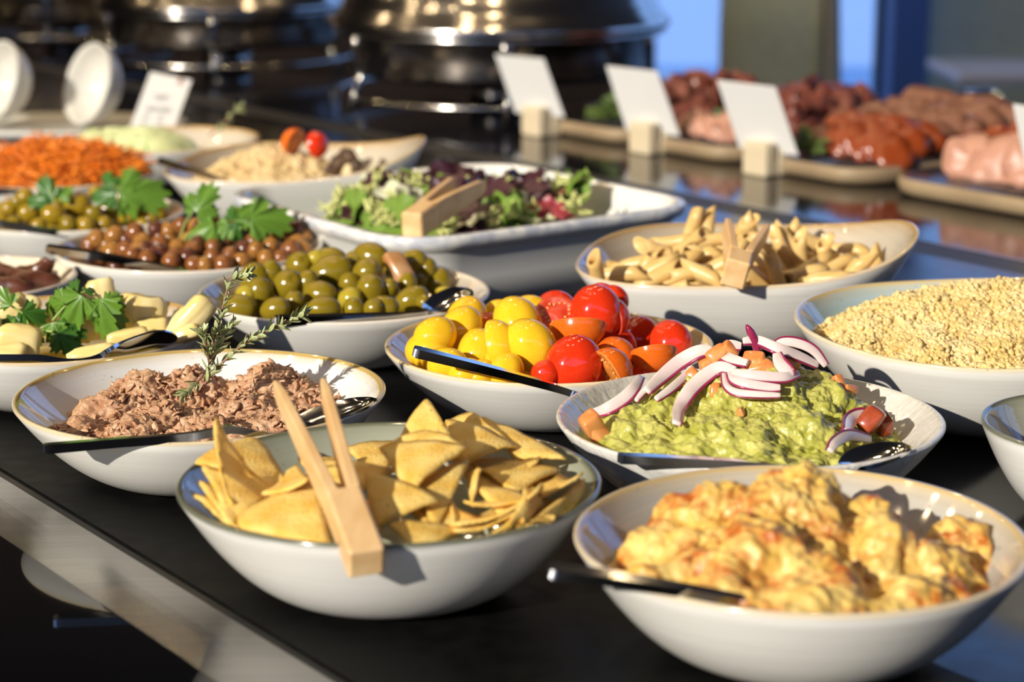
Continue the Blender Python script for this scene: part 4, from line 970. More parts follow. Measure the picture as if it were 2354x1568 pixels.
chunk('pickled_onion', 'brown pickled pearl onion among the green olives', p + Vector((0, 0, .004)), (.016, .009, .009), M['garlic'], 'onion', None, 5)
spoon('silver spoon lying on the green olives by the salad dish', [(632, 727, 1.585), (740, 724, 1.585), (850, 721, 1.592), (930, 719, 1.602), (985, 712, 1.618), (1030, 690, 1.640), (1070, 660, 1.668)], wh=.0085, th=.0072, bw=.032, fb=.32, roll=.1)

# brown olives
BM = [olive_mesh(M['brownolive'], 1.08, 2), olive_mesh(M['brownolive2'], 1.12, 4), olive_mesh(M['brownolive3'], 1.1, 6)]
B = BOWLS['brown']; zB = Z(0, 280, 2.9425)
hz_b = heapf([(420, 555, 1.91, .30, .06), (560, 535, 1.93, .35, .05), (320, 565, 1.90, .35, .05), (650, 560, 1.90, .4, .04), (480, 590, 1.86, .3, .05)])
BL = [(610, 830), (725, 835), (850, 795), (850, 870), (915, 750), (970, 815), (985, 865), (1070, 890), (1140, 735), (1085, 780), (1085, 830), (1200, 855), (1190, 900), (1265, 915), (1310, 870), (1280, 805), (1390, 790), (1330, 715), (1225, 705), (1440, 850), (1440, 910), (1520, 810), (1560, 900), (1655, 865), (1635, 800), (1640, 940), (1755, 745), (1830, 840), (1800, 925), (1870, 745), (1940, 765), (1965, 865), (2050, 785), (2105, 865), (1510, 970), (1320, 970), (1390, 970), (1160, 945), (1725, 870), (1150, 790), (1560, 720), (1450, 700), (1660, 710), (2010, 830), (1900, 920), (660, 790), (780, 765), (760, 880), (900, 905), (1000, 925), (1060, 730), (1500, 750), (1720, 810), (1340, 830), (2000, 730), (940, 870), (1380, 740)]
rr = random.Random(4)
for i, (x, y) in enumerate(BL):
    px, py = zB(x, y); p = hit(px, py, hz_b, 1.75, 2.1) or at_y(px, py, 1.93)
    r_ = rr.uniform(.0078, .0096); d = Vector(ray(px, py)).normalized(); k = rr.choice((0, 0, 1, 1, 2))
    olive_at(settle_ball(B, p + d*r_*.5, r_), r_, (rr.gauss(0, 1), rr.gauss(0, 1), rr.gauss(0, 1)), BM[k], ('shiny brown', 'shiny tan brown', 'shiny dark brown')[k] + ' small olive in the bowl under the parsley sprig', ('brown small olives', 'tan small olives', 'dark brown small olives')[k], nm='small_olive')
for i in range(34):
    a = 2.4*i; q = .10*math.sqrt((i+.5)/34); x, y = B.c[0]+q*math.cos(a), B.c[1]+q*math.sin(a)
    z = max(B.inner(x, y)+.008, hz_b(x, y)-.020)
    k = i % 3; olive_at(Vector((x, y, z)), .0088, (rr.gauss(0, 1), rr.gauss(0, 1), rr.gauss(0, 1)), BM[k], ('shiny brown', 'shiny tan brown', 'shiny dark brown')[k] + ' small olive in the bowl under the parsley sprig', ('brown small olives', 'tan small olives', 'dark brown small olives')[k], nm='small_olive')
spoon('dark polished spoon with long handle over the brown olive bowl', [(108, 563, 1.80), (220, 580, 1.797), (330, 600, 1.797), (430, 622, 1.80), (490, 640, 1.815), (540, 640, 1.83)], wh=.0095, th=.0068, bw=.03, fb=.25, roll=.1)

# olives with parsley, further back
B = BOWLS['left_olives']
hz_l = heapf([(180, 465, 2.11, .5, .05), (60, 490, 2.09, .4, .05), (300, 490, 2.10, .5, .04), (150, 505, 2.05, .4, .05)])
for i, (x, y, rp, k) in enumerate([(60, 590, 66, 3), (200, 615, 72, 3), (365, 628, 80, 3), (520, 572, 98, 3), (730, 590, 82, 0), (580, 695, 62, 3), (860, 652, 54, 3), (950, 590, 72, 0), (1115, 635, 56, 3), (170, 505, 58, 3), (650, 480, 52, 3), (460, 690, 60, 0), (90, 690, 60, 0), (260, 700, 55, 3), (640, 620, 60, 0), (830, 560, 60, 0), (1010, 660, 50, 3), (300, 520, 55, 0), (1060, 570, 55, 0), (700, 690, 55, 3), (130, 540, 55, 0), (420, 520, 55, 3), (960, 690, 45, 3), (0, 660, 60, 3)]):
    px, py = zB(x, y); p = hit(px, py, hz_l, 1.96, 2.3) or at_y(px, py, 2.13)
    r_ = rp/2.9425*p.y/FPX*.95; d = Vector(ray(px, py)).normalized()
    olive_at(settle_ball(B, p + d*r_*.4, r_), r_, (1, .4*math.sin(i), .5*math.cos(i*2)), OM[k], ('amber green' if k == 3 else 'dark green') + ' round olive in the bowl beside the grated carrot', ('amber olives' if k == 3 else 'dark green olives') + ' beside the carrot')
for i in range(16):
    a = 2.4*i; q = .085*math.sqrt((i+.5)/16); x, y = B.c[0]+q*math.cos(a), B.c[1]+q*math.sin(a)
    olive_at(Vector((x, y, max(B.inner(x, y)+.011, hz_l(x, y)-.024))), .0125, (math.sin(i), math.cos(i), .3), OM[3], 'amber green round olive in the bowl beside the grated carrot', 'amber olives beside the carrot')
spoon('dark spoon handle over the olives beside the carrot', [(-90, 495, 1.985), (0, 507, 1.98), (80, 520, 1.98), (150, 533, 1.985), (200, 548, 2.0), (240, 548, 2.015)], wh=.0095, th=.0068, bw=.03, fb=.25)

# ------------------------------------------------------------------ bulgur wheat
B = BOWLS['wheat']
hz_w = heapf([(2250, 655, 1.55, .55, .05), (2110, 672, 1.54, .75, .035), (2370, 648, 1.55, .5, .05), (2010, 722, 1.51, .8, .025), (1960, 782, 1.465, .8, .02), (2150, 765, 1.465, .55, .04), (2310, 765, 1.465, .5, .04), (2090, 835, 1.41, .5, .03), (2300, 845, 1.405, .5, .03), (2450, 700, 1.50, .6, .05)])
o = obj('bulgur_wheat', mound_mesh('bulgur_wheat', B, hz_w, M['wheat'], lambda p: .004*fbm(p*60, 3) - .002, 60, 160), loc=(B.c[0], B.c[1], 0)); tag(o, 'loose heap of pale yellow bulgur wheat grains', 'grain', kind='stuff')
rr = random.Random(12); tv, tf = ell_t(7, 5, .0023, .0023, .0044)
pts = sample_on(B, hz_w, 6500, .0006, rr, .97)
ms = [Matrix.Translation(-Vector((B.c[0], B.c[1], 0))) @ rnd_m(p + Vector((0, 0, .004*fbm(p*60, 3)-.001)), rr.uniform(.72, 1.2), None, rr) for p in pts]
g = obj('grains', inst_mesh('grains', tv, tf, ms, M['wheat']), o); g['kind'] = 'stuff'

# ------------------------------------------------------------------ penne
B = BOWLS['pasta']; zP = Z(1320, 490, 3.1811)
hz_p = heapf([(1590, 548, 1.80, .7, .03), (1660, 535, 1.81, .8, .03), (1780, 560, 1.80, .7, .04), (1900, 560, 1.80, .7, .035), (1990, 590, 1.77, .8, .03), (1500, 590, 1.77, .7, .03), (1420, 622, 1.73, .8, .02), (1600, 620, 1.72, .5, .05), (1800, 620, 1.72, .5, .05), (1940, 630, 1.70, .6, .03)])
def penne_mesh(seed):
    n = 20; V = []; L = .0185; ro, ri = .0066, .0051; rr_ = random.Random(seed)
    bend = rr_.uniform(-.1, .1)
    st = [(-1, 'o'), (-.5, 'o'), (0, 'o'), (.5, 'o'), (1, 'o'), (1, 'i'), (.5, 'i'), (-.5, 'i'), (-1, 'i')]
    for (u, k) in st:
        for j in range(n):
            a = 2*math.pi*j/n; r_ = (ro*(1 + .04*(j % 2))) if k == 'o' else ri
            x = r_*math.cos(a); y = r_*math.sin(a); z = L*u + (x*.95 if abs(u) > .9 else x*.5*abs(u))
            V.append((x + bend*L*(1-u*u), y*.92, z))
    m = len(st)
    return mesh('penne', V, [(i*n+k, i*n+(k+1) % n, ((i+1) % m)*n+(k+1) % n, ((i+1) % m)*n+k) for i in range(m) for k in range(n)], M['pasta'])
PM = [penne_mesh(i) for i in range(4)]
PL = [(160, 440, 100), (345, 450, 10), (480, 420, 45), (540, 380, 40), (470, 370, 15), (640, 285, -20), (700, 330, 25), (760, 400, 40), (830, 230, 35), (860, 130, 75), (960, 120, 80), (1000, 200, 10), (900, 300, 15), (980, 300, -10), (820, 440, 10), (950, 450, -20), (1010, 400, 30), (700, 210, 10), (1200, 160, 60), (1290, 170, -70), (1230, 270, 5), (1180, 250, 40), (1400, 430, -45), (1480, 380, -55), (1530, 260, -60), (1580, 250, -50), (1670, 300, -80), (1560, 190, 60), (1760, 210, -25), (1990, 270, 5), (2020, 340, -5), (1800, 340, 80), (1660, 440, 15), (1500, 480, -70), (1900, 440, -10), (2040, 450, 60), (2150, 430, 60), (2180, 330, -40), (1850, 490, 5), (1330, 460, -40), (620, 460, 25), (1100, 460, 10), (1720, 400, 30), (1390, 330, -60), (590, 420, 30), (1120, 340, 50), (1900, 380, 20)]
rr = random.Random(31)
for i, (x, y, an) in enumerate(PL):
    px, py = zP(x, y); p = hit(px, py, hz_p, 1.6, 1.95) or at_y(px, py, 1.83)
    if i == 0: p = at_y(px, py, 1.70)
    a = math.radians(an); ax = Vector((math.cos(a), rr.uniform(-.5, .5), math.sin(a)))
    o = obj('penne', PM[i % 4], mw=basis(p + Vector((0, .002, -.001)), ax, (rr.gauss(0, 1), rr.gauss(0, 1), rr.gauss(0, 1)), rr.uniform(.95, 1.12)))
    tag(o, 'single penne tube lying apart at the bowl edge' if i == 0 else 'cooked penne tube in the three cornered bowl', 'pasta', 'penne in the bowl')
for i in range(34):
    a = 2.4*i; q = .115*math.sqrt((i+.5)/34); x, y = B.c[0]+q*math.cos(a)*1.05, B.c[1]+q*math.sin(a)*.85
    z = max(B.inner(x, y)+.005, hz_p(x, y)-.012)
    o = obj('penne', PM[i % 4], mw=basis(Vector((x, y, z)), (rr.gauss(0, 1), rr.gauss(0, 1), rr.gauss(0, .35)), None, 1.0)); tag(o, 'cooked penne tube in the three cornered bowl', 'pasta', 'penne in the bowl')
tongs('small wooden tongs standing out of the penne', (1690, 632, 1.618), (1669, 512, 1.715), (1766, 526, 1.720), .0200, .0245, .26)

# ------------------------------------------------------------------ leaves
def lobed(m, teeth=3, seed=0, fold=.18, curl=.25, name='leaf', width=1.0):
    n = 44; rr_ = random.Random(seed); V = [(0, .02, 0)]; F = []
    for ri, rf in enumerate((.33, .66, 1.0)):
        for k in range(n+1):
            ph = math.radians(-118 + 236*k/n); lob = abs(math.cos(1.5*ph))**.55
            r_ = (.34 + .66*lob)*(1 - .30*(abs(ph)/2.06)**1.5)
            if ri == 2: r_ *= 1 + .09*(1 if (k % 4) < 2 else -1)
            x = math.sin(ph)*r_*rf*.75*width; y = (.28 + math.cos(ph)*r_*.72*(rf) - .28*(1-rf)*1.0)
            z = -fold*abs(x) - curl*y*y + .05*math.sin(7*ph + seed)*rf + .04*noise.noise(Vector((x*4, y*4, seed)))
            V.append((x, y, z))
    w1 = n+1
    for k in range(n): F.append((0, 1+k, 2+k))
    for ri in range(2):
        for k in range(n): F.append((1+ri*w1+k, 1+(ri+1)*w1+k, 1+(ri+1)*w1+k+1, 1+ri*w1+k+1))
    return mesh(name, V, F, m)
LF = [lobed(M['leaf'], seed=i) for i in range(3)] + [lobed(M['leafdark'], seed=5+i) for i in range(2)]
def parsley(label, zz, Y, stems, leaves, group=None, seed=1):
    rr_ = random.Random(seed); b0 = at_y(*zz(*stems[0][0]), Y); t = thing('parsley_sprig', label, 'herb', b0, group=group)
    for s_ in stems:
        C = catmull([at_y(*zz(x, y), Y + .002*i) - b0 for i, (x, y) in enumerate(s_)], 6)
        mb = MB(); mb.tube(C, [.0011 - .0004*i/len(C) for i in range(len(C))], 6); obj('stem', mb.build('stem', M['stem']), t)
    for (x0, y0, x1, y1, k, dy) in leaves:
        a = at_y(*zz(x0, y0), Y + dy*.3); c = at_y(*zz(x1, y1), Y + dy); d = c - a; L = d.length
        up = Vector((rr_.uniform(-.5, .2), -1, rr_.uniform(.2, .9)))
        obj('leaf', LF[k], t, mw=leafm(a - b0, d, up, L*1.12))
zA = Z(0, 640, 4.904)
parsley('flat parsley sprig arching over the artichoke hearts', zA, 1.545, [[(590, 480), (700, 350), (830, 230), (930, 160), (1020, 140), (1080, 170), (1120, 240)]],
        [(930, 190, 720, 540, 0, -.006), (1120, 220, 1150, 640, 1, -.01), (1130, 250, 1360, 560, 2, -.004), (1150, 280, 1390, 330, 0, .006), (880, 180, 590, 215, 3, .01), (720, 270, 490, 340, 1, .012), (600, 490, 590, 720, 2, -.012), (960, 150, 1060, 100, 3, .01), (930, 170, 920, 110, 3, .012)], seed=2)
parsley('dark parsley sprig at the left of the artichoke bowl', zA, 1.535, [[(370, 690), (330, 540), (260, 400), (130, 310), (40, 200)], [(600, 600), (500, 590), (390, 580), (240, 560)]],
        [(130, 310, -20, 150, 0, 0), (250, 380, 505, 460, 3, .005), (640, 620, 930, 600, 4, .004), (660, 640, 880, 840, 3, -.008), (420, 590, 440, 740, 3, -.004), (300, 560, 0, 520, 4, .004), (320, 560, 110, 740, 3, -.006), (200, 560, -60, 650, 0, -.006)], seed=4)
parsley('bright parsley sprig standing in the brown olives', zB, 1.915, [[(1215, 800), (1250, 690), (1320, 590)]], [(1320, 610, 1420, 440, 0, .004), (1330, 620, 1460, 600, 1, 0), (1320, 600, 1260, 500, 2, .006)], seed=6)
parsley('trailing parsley sprig lying on the brown olives', zB, 1.905, [[(1235, 800), (1330, 735), (1440, 700), (1560, 670), (1690, 650)]], [(1450, 700, 1270, 770, 0, -.004), (1570, 660, 1730, 565, 1, .01), (1690, 650, 1940, 670, 2, 0), (1600, 680, 1600, 790, 3, -.006), (1560, 700, 1440, 770, 1, -.006), (1560, 660, 1560, 580, 3, .008)], seed=8)
parsley('parsley leaves on the olives in front of the carrot', zB, 2.09, [[(370, 560), (360, 500), (330, 450)]], [(360, 540, 280, 390, 3, .004), (400, 530, 460, 440, 0, .004), (320, 520, 190, 530, 3, 0)], seed=9)
parsley('broad parsley sprig lying at the right of the olives in front of the carrot', zB, 2.08, [[(900, 520), (820, 480), (760, 420)]], [(790, 490, 630, 500, 3, 0), (800, 480, 1090, 500, 0, 0), (820, 460, 900, 330, 1, .008), (760, 440, 710, 345, 3, .008), (830, 500, 930, 560, 0, -.006)], seed=10)

# ------------------------------------------------------------------ artichokes in oil
B = BOWLS['arti']; n = 72; V = [(0, 0, 0)]
for rf in (.25, .5, .75, 1):
    for k in range(n):
        d = 360*k/n; r_ = (B.fr(d)-B.tk)*.80*rf; V.append((r_*math.cos(math.radians(d)), r_*math.sin(math.radians(d)), 0))
F = [(0, 1+k, 1+(k+1) % n) for k in range(n)] + [(1+i*n+k, 1+(i+1)*n+k, 1+(i+1)*n+(k+1) % n, 1+i*n+(k+1) % n) for i in range(3) for k in range(n)]
oz = B_in(.80, .055, B.FL, B.foot, B.pw)
o = obj('olive_oil', mesh('olive_oil', V, F, M['oil']), loc=(B.c[0], B.c[1], oz)); tag(o, 'pool of golden olive oil around the artichoke hearts', 'oil')
def wedge(label, pos, s, dirv, seed, group):
    V = []; n, k = 14, 9; rr_ = random.Random(seed)
    for i in range(k+1):
        u = i/k; w_ = (.30 + .70*math.sin(math.pi*(.10 + .55*u))**.9) * (1 if 0 < i < k else .80)
        for j in range(n):
            a = 2*math.pi*j/n; cx_, sy_ = math.cos(a), math.sin(a); q = max(abs(cx_), abs(sy_))**.9
            v = Vector((cx_/q*s[0]*w_, sy_/q*s[1]*w_*.9, (u-.5)*2*s[2])); v *= 1 + .16*noise.noise(v*75 + Vector((seed, 0, 0))) + .05*noise.noise(v*200)
            V.append(v*.77)
    F = [(i*n+j, i*n+(j+1) % n, (i+1)*n+(j+1) % n, (i+1)*n+j) for i in range(k) for j in range(n)] + [tuple(range(n-1, -1, -1)), tuple(k*n+j for j in range(n))]
    o = obj('artichoke_heart', mesh('artichoke_heart', V, F, M['arti']), mw=basis(pos, dirv)); tag(o, label, 'artichoke', group)
for i, (x, y, s, d, Y) in enumerate([(110, 420, (.020, .014, .022), (1, .3, .3), 1.56), (290, 340, (.014, .012, .014), (.3, .5, 1), 1.61), (985, 440, (.013, .011, .024), (.15, .2, 1), 1.56), (1150, 200, (.015, .012, .018), (-.2, .2, 1), 1.61), (1590, 400, (.024, .018, .019), (.15, .2, 1), 1.575), (2130, 480, (.014, .011, .030), (.75, .1, .75), 1.535), (190, 720, (.020, .014, .022), (.9, .2, -.3), 1.50), (1040, 860, (.007, .010, .024), (1, .2, .12), 1.475), (480, 500, (.010, .010, .016), (1, 0, .5), 1.58), (760, 590, (.006, .006, .016), (1, 0, .1), 1.56), (1440, 650, (.008, .010, .02), (1, .3, .1), 1.535), (2060, 640, (.008, .008, .018), (.8, 0, .3), 1.515), (60, 850, (.010, .010, .02), (1, 0, 0), 1.49), (-120, 480, (.018, .014, .02), (.6, .3, .4), 1.57), (1700, 560, (.010, .008, .018), (1, .2, 0), 1.56), (-200, 640, (.016, .013, .02), (.9, .2, .1), 1.53)]):
    wedge({5: 'artichoke piece leaning on the bowl rim', 2: 'upright yellow artichoke heart half behind the parsley leaf', 4: 'pointed artichoke heart quarter standing in the oil'}.get(i, 'pale yellow artichoke heart piece in the oil'), at_y(*zA(x, y), Y), s, d, i+3, 'artichoke heart pieces')
spoon('polished spoon with its bowl turned up beside the artichokes', [(-150, 815, 1.455), (-20, 817, 1.455), (90, 818, 1.457), (150, 826, 1.460), (205, 822, 1.466), (270, 795, 1.480), (340, 776, 1.498), (400, 784, 1.515)], wh=.0085, th=.0060, bw=.036, fb=.36, roll=-.5, depth=.009)

# ------------------------------------------------------------------ dried tomatoes, salsa
B = BOWLS['meat']
for i, (px, py, Y, s, d) in enumerate([(60, 660, 1.775, (.016, .006, .028), (1, .2, .1)), (20, 650, 1.80, (.014, .006, .03), (1, -.2, .1)), (95, 630, 1.79, (.010, .005, .016), (.5, .2, 1)), (0, 670, 1.76, (.014, .006, .028), (1, .3, 0)), (-60, 655, 1.78, (.016, .007, .03), (1, 0, .1)), (-100, 640, 1.81, (.015, .006, .028), (.8, .5, .1)), (-40, 630, 1.82, (.015, .006, .028), (.8, -.5, .1)), (50, 640, 1.81, (.012, .006, .024), (.9, .5, .1))]):
    V = []; n, k = 10, 8
    for a_ in range(k+1):
        u = a_/k; w_ = .5 + .5*math.sin(math.pi*u)
        for j in range(n):
            t_ = 2*math.pi*j/n; v = Vector((math.cos(t_)*s[0]*w_, math.sin(t_)*s[1], (u-.5)*2*s[2])); v += Vector((0, .004*math.sin(5*u+i), 0)); v *= 1 + .25*noise.noise(v*110 + Vector((i, 0, 0))); V.append(v)
    F = [(q*n+j, q*n+(j+1) % n, (q+1)*n+(j+1) % n, (q+1)*n+j) for q in range(k) for j in range(n)] + [tuple(range(n-1, -1, -1)), tuple(k*n+j for j in range(n))]
    o = obj('dried_tomato', mesh('dried_tomato', V, F, M['darkmeat']), mw=basis(at_y(px, py, Y), d, (.2, .1, 1))); tag(o, 'dark dried tomato tip standing up in the small cream bowl' if i == 2 else 'wrinkled dark brown dried tomato in the small cream bowl', 'dried tomato', 'dried tomatoes')
B = BOWLS['salsa']; sal = lambda x, y: .036 + .010*fbm(Vector((x*60, y*60, 1)), 2)
o = obj('salsa_oil', mound_mesh('salsa_oil', B, lambda x, y: .030, M['salsadark'], lambda p: 0, 12, 60), loc=(B.c[0], B.c[1], 0)); tag(o, 'dark red oil in the small salsa bowl', 'sauce')
rr = random.Random(8)
for i in range(22):
    a = 2.4*i; q = .048*math.sqrt((i+.5)/22); chunk('salsa_piece', 'wet red pepper piece in the small salsa bowl', Vector((B.c[0]+q*math.cos(a)+.004, B.c[1]+q*math.sin(a), .040 + .010*(1-q/.048) + rr.uniform(-.003, .003))), (rr.uniform(.009, .014), rr.uniform(.007, .010), .006), M['salsa'], 'pepper', 'red pepper pieces in the salsa', 200+i)

# ------------------------------------------------------------------ grated carrot, couscous, cucumber
B = BOWLS['carrot']
hz_c = heapf([(120, 335, 2.36, .55, .04), (200, 345, 2.35, .6, .04), (40, 365, 2.34, .55, .04), (270, 395, 2.32, .7, .03), (120, 400, 2.29, .4, .05), (-60, 380, 2.35, .55, .04)])
o = obj('grated_carrot', mound_mesh('grated_carrot', B, hz_c, M['carrot'], lambda p: .004*fbm(p*70, 2)-.002, 40, 120), loc=(B.c[0], B.c[1], 0)); tag(o, 'heap of bright orange grated carrot', 'carrot', kind='stuff')
cv = []; 
for i, (x, y, z) in enumerate(((-1, 0, 0), (-.5, .08, .10), (0, .1, .14), (.5, .06, .10), (1, 0, -.02))):
    for (a, c_) in ((-1, -1), (1, -1), (1, 1), (-1, 1)): cv.append((x, y + a*.034, z + c_*.03))
cf = [(i*4+k, i*4+(k+1) % 4, (i+1)*4+(k+1) % 4, (i+1)*4+k) for i in range(4) for k in range(4)]
rr = random.Random(14)
ms = [Matrix.Translation(-Vector((B.c[0], B.c[1], 0))) @ rnd_m(p + Vector((0, 0, rr.uniform(-.002, .006))), rr.uniform(.011, .024), .45, rr) for p in sample_on(B, hz_c, 2600, 0, rr, .9)]
g = obj('carrot_shreds', inst_mesh('carrot_shreds', cv, cf, ms, M['carrot'], False), o); g['kind'] = 'stuff'
spoon('dark spoon handle at the edge of the carrot bowl', [(-160, 425, 2.235), (-60, 430, 2.232), (30, 433, 2.232), (90, 436, 2.236), (120, 442, 2.25), (140, 445, 2.26)], wh=.0085, th=.005, bw=.02, fb=.2)
B = BOWLS['cous']
hz_s = heapf([(610, 335, 2.33, .75, .03), (560, 360, 2.32, .7, .03), (670, 345, 2.33, .7, .03), (720, 375, 2.31, .8, .025), (500, 395, 2.28, .7, .02), (640, 390, 2.27, .5, .04)])
o = obj('couscous', mound_mesh('couscous', B, hz_s, M['couscous'], lambda p: .005*fbm(p*80, 3), 60, 160), loc=(B.c[0], B.c[1], 0)); tag(o, 'craggy pale couscous heap', 'grain', kind='stuff')
rr = random.Random(15); tv, tf = ell_t(6, 4, .0016, .0016, .0018)
g = obj('grains', inst_mesh('grains', tv, tf, [Matrix.Translation(-Vector((B.c[0], B.c[1], 0))) @ rnd_m(p + Vector((0, 0, .005*fbm(p*80, 3))), rr.uniform(.8, 1.3), None, rr) for p in sample_on(B, hz_s, 4000, 0, rr, .9)], M['couscous']), o); g['kind'] = 'stuff'
for i, (px, py, Y, lb) in enumerate(((678, 326, 2.31, 'orange red cherry tomato half on top of the couscous'), (724, 333, 2.30, 'deep red cherry tomato half leaning on the couscous'))):
    dv = Vector((-.5 if i == 0 else .8, .3 if i == 0 else -.35, .2)); p = at_y(px, py, Y); t = thing('cherry_tomato_half', lb, 'tomato', p)
    sk, fl, sd = TH['o' if i == 0 else 'r']; Mx = basis(Vector((0, 0, 0)), dv, None, .0155); obj('skin', sk, t, mw=Mx); obj('cut_face', fl, t, mw=Mx); obj('seeds', sd, t, mw=Mx)
for i, (px, py) in enumerate(((778, 378), (800, 362), (815, 385), (760, 395), (805, 392))):
    chunk('mushroom_piece', 'dark mushroom piece beside the couscous', at_y(px, py, 2.30), (.010, .009, .008), M['mush'] if i != 4 else M['couscous'], 'mushroom', 'mushroom pieces beside the couscous', 300+i)
spoon('dark spoon handle sticking out of the couscous bowl', [(366, 362, 2.265), (420, 380, 2.26), (470, 394, 2.258), (510, 408, 2.26), (540, 418, 2.27), (570, 422, 2.28)], wh=.0095, th=.0065, bw=.025, fb=.25)
B = BOWLS['cucumber']
def cuc_mesh():
    b = MB(); b.lathe([(0, .0022), (.95, .0022/.026*.026), (1, .0012), (1, -.0012), (.95, -.0022), (0, -.0022)], 28)
    V = [Vector((v.x*.026, v.y*.026, v.z if abs(v.z) < .01 else v.z)) for v in b.v]; mi = [1 if i//28 in (1, 2, 3) else 0 for i in range(len(b.f))]
    return mesh('cucumber_slice', V, b.f, [M['cucumber'], M['cucskin']], True, mi)
cm = cuc_mesh()
for i, (px, py, Y, d) in enumerate([(230, 330, 2.62, (.4, -.5, .7)), (265, 327, 2.63, (.2, -.6, .7)), (300, 325, 2.63, (.1, -.6, .8)), (335, 325, 2.64, (.3, -.6, .7)), (370, 328, 2.63, (.5, -.5, .7)), (400, 335, 2.62, (.6, -.4, .7)), (250, 345, 2.58, (.2, -.6, .7)), (300, 343, 2.58, (.1, -.7, .7)), (350, 343, 2.58, (.3, -.6, .7)), (200, 340, 2.62, (-.2, -.6, .7)), (420, 342, 2.60, (.5, -.4, .8)), (380, 345, 2.58, (.4, -.5, .8)), (320, 332, 2.60, (0, -.7, .7)), (280, 338, 2.60, (.2, -.7, .7))]):
    o = obj('cucumber_slice', cm, mw=basis(at_y(px, py, Y), d)); tag(o, 'pale green cucumber slice with dark skin', 'cucumber', 'cucumber slices')
b = MB(); b.ellip((0, 0, 0), .115, .10, .012, 24, 8)
thyme_sprig('thin green herb sprig rising behind the cucumber', [[(480, 312, 2.62), (505, 292, 2.62), (525, 272, 2.62), (545, 255, 2.62)]], 2.62, dens=.012, leafs=1.2, seed=5)
B = BOWLS['cucumber']

# ------------------------------------------------------------------ mixed leaf salad in the square dish
DC = Vector((-.056, 2.052, 0)); zS = Z(740, 380, 3.2694)
def hz_d(x, y):
    d = Vector((x, y, 0)) - DC; a = d.dot(U); c = d.dot(N); q = max(abs(a), abs(c))/.17
    return .030 + .050*max(0, 1 - q**2.2)
def crumple(m, seed, elong=1.2, wave=.22, name='salad_leaf'):
    n = 26; rr_ = random.Random(seed); V = [(0, 0, 0)]
    for rf in (.3, .55, .8, 1.0):
        for k in range(n):
            a = 2*math.pi*k/n; r_ = rf*(1 + .22*noise.noise(Vector((math.cos(a)*1.5, math.sin(a)*1.5, seed))) + (.10*math.sin(9*a) if rf == 1 else 0))
            V.append((r_*math.cos(a), r_*math.sin(a)*elong, wave*rf*noise.noise(Vector((2.2*math.cos(a)*rf, 2.2*math.sin(a)*rf, seed*3)))*2 + .10*rf*math.sin(6*a+seed)))
    F = [(0, 1+k, 1+(k+1) % n) for k in range(n)] + [(1+i*n+k, 1+(i+1)*n+k, 1+(i+1)*n+(k+1) % n, 1+i*n+(k+1) % n) for i in range(3) for k in range(n)]
    return mesh(name, V, F, m)
def frisee_mesh(m, seed):
    rr_ = random.Random(seed); b = MB()
    for k in range(16):
        a = rr_.uniform(0, 6.28); e = rr_.uniform(0, 1.1); L = rr_.uniform(.6, 1.1); ph = rr_.uniform(0, 6); P = []
        for i in range(7):
            u = i/6; P.append(Vector((math.cos(a)*math.cos(e)*L*u + .10*math.sin(9*u+ph), math.sin(a)*math.cos(e)*L*u + .10*math.cos(8*u+ph), math.sin(e)*L*u*.8 + .08*math.sin(11*u+ph))))
        b.tube(P, [.05, .06, .075, .08, .075, .06, .02], 4)
    return b.build('frisee_leaf', m)
SM = {'f': [frisee_mesh(M['frisee'], i) for i in range(3)], 'g': [crumple(M['salad'], i) for i in range(3)], 'd': [crumple(M['saladdark'], 5+i) for i in range(3)], 'w': [crumple(M['whitecab'], 9+i, .9, .12) for i in range(2)], 'r': [crumple(M['radicchio'], 12+i) for i in range(2)]}
SN = {'f': ('frisee_leaf', 'curly pale green frisee leaf in the square dish', 'frisee leaves'), 'g': ('salad_leaf', 'crumpled green salad leaf in the square dish', 'green salad leaves'), 'd': ('salad_leaf', 'dark purple salad leaf in the square dish', 'dark salad leaves'), 'w': ('cabbage_piece', 'white chicory piece in the square dish', 'white chicory pieces'), 'r': ('radicchio_leaf', 'deep red radicchio leaf in the square dish', 'radicchio leaves')}
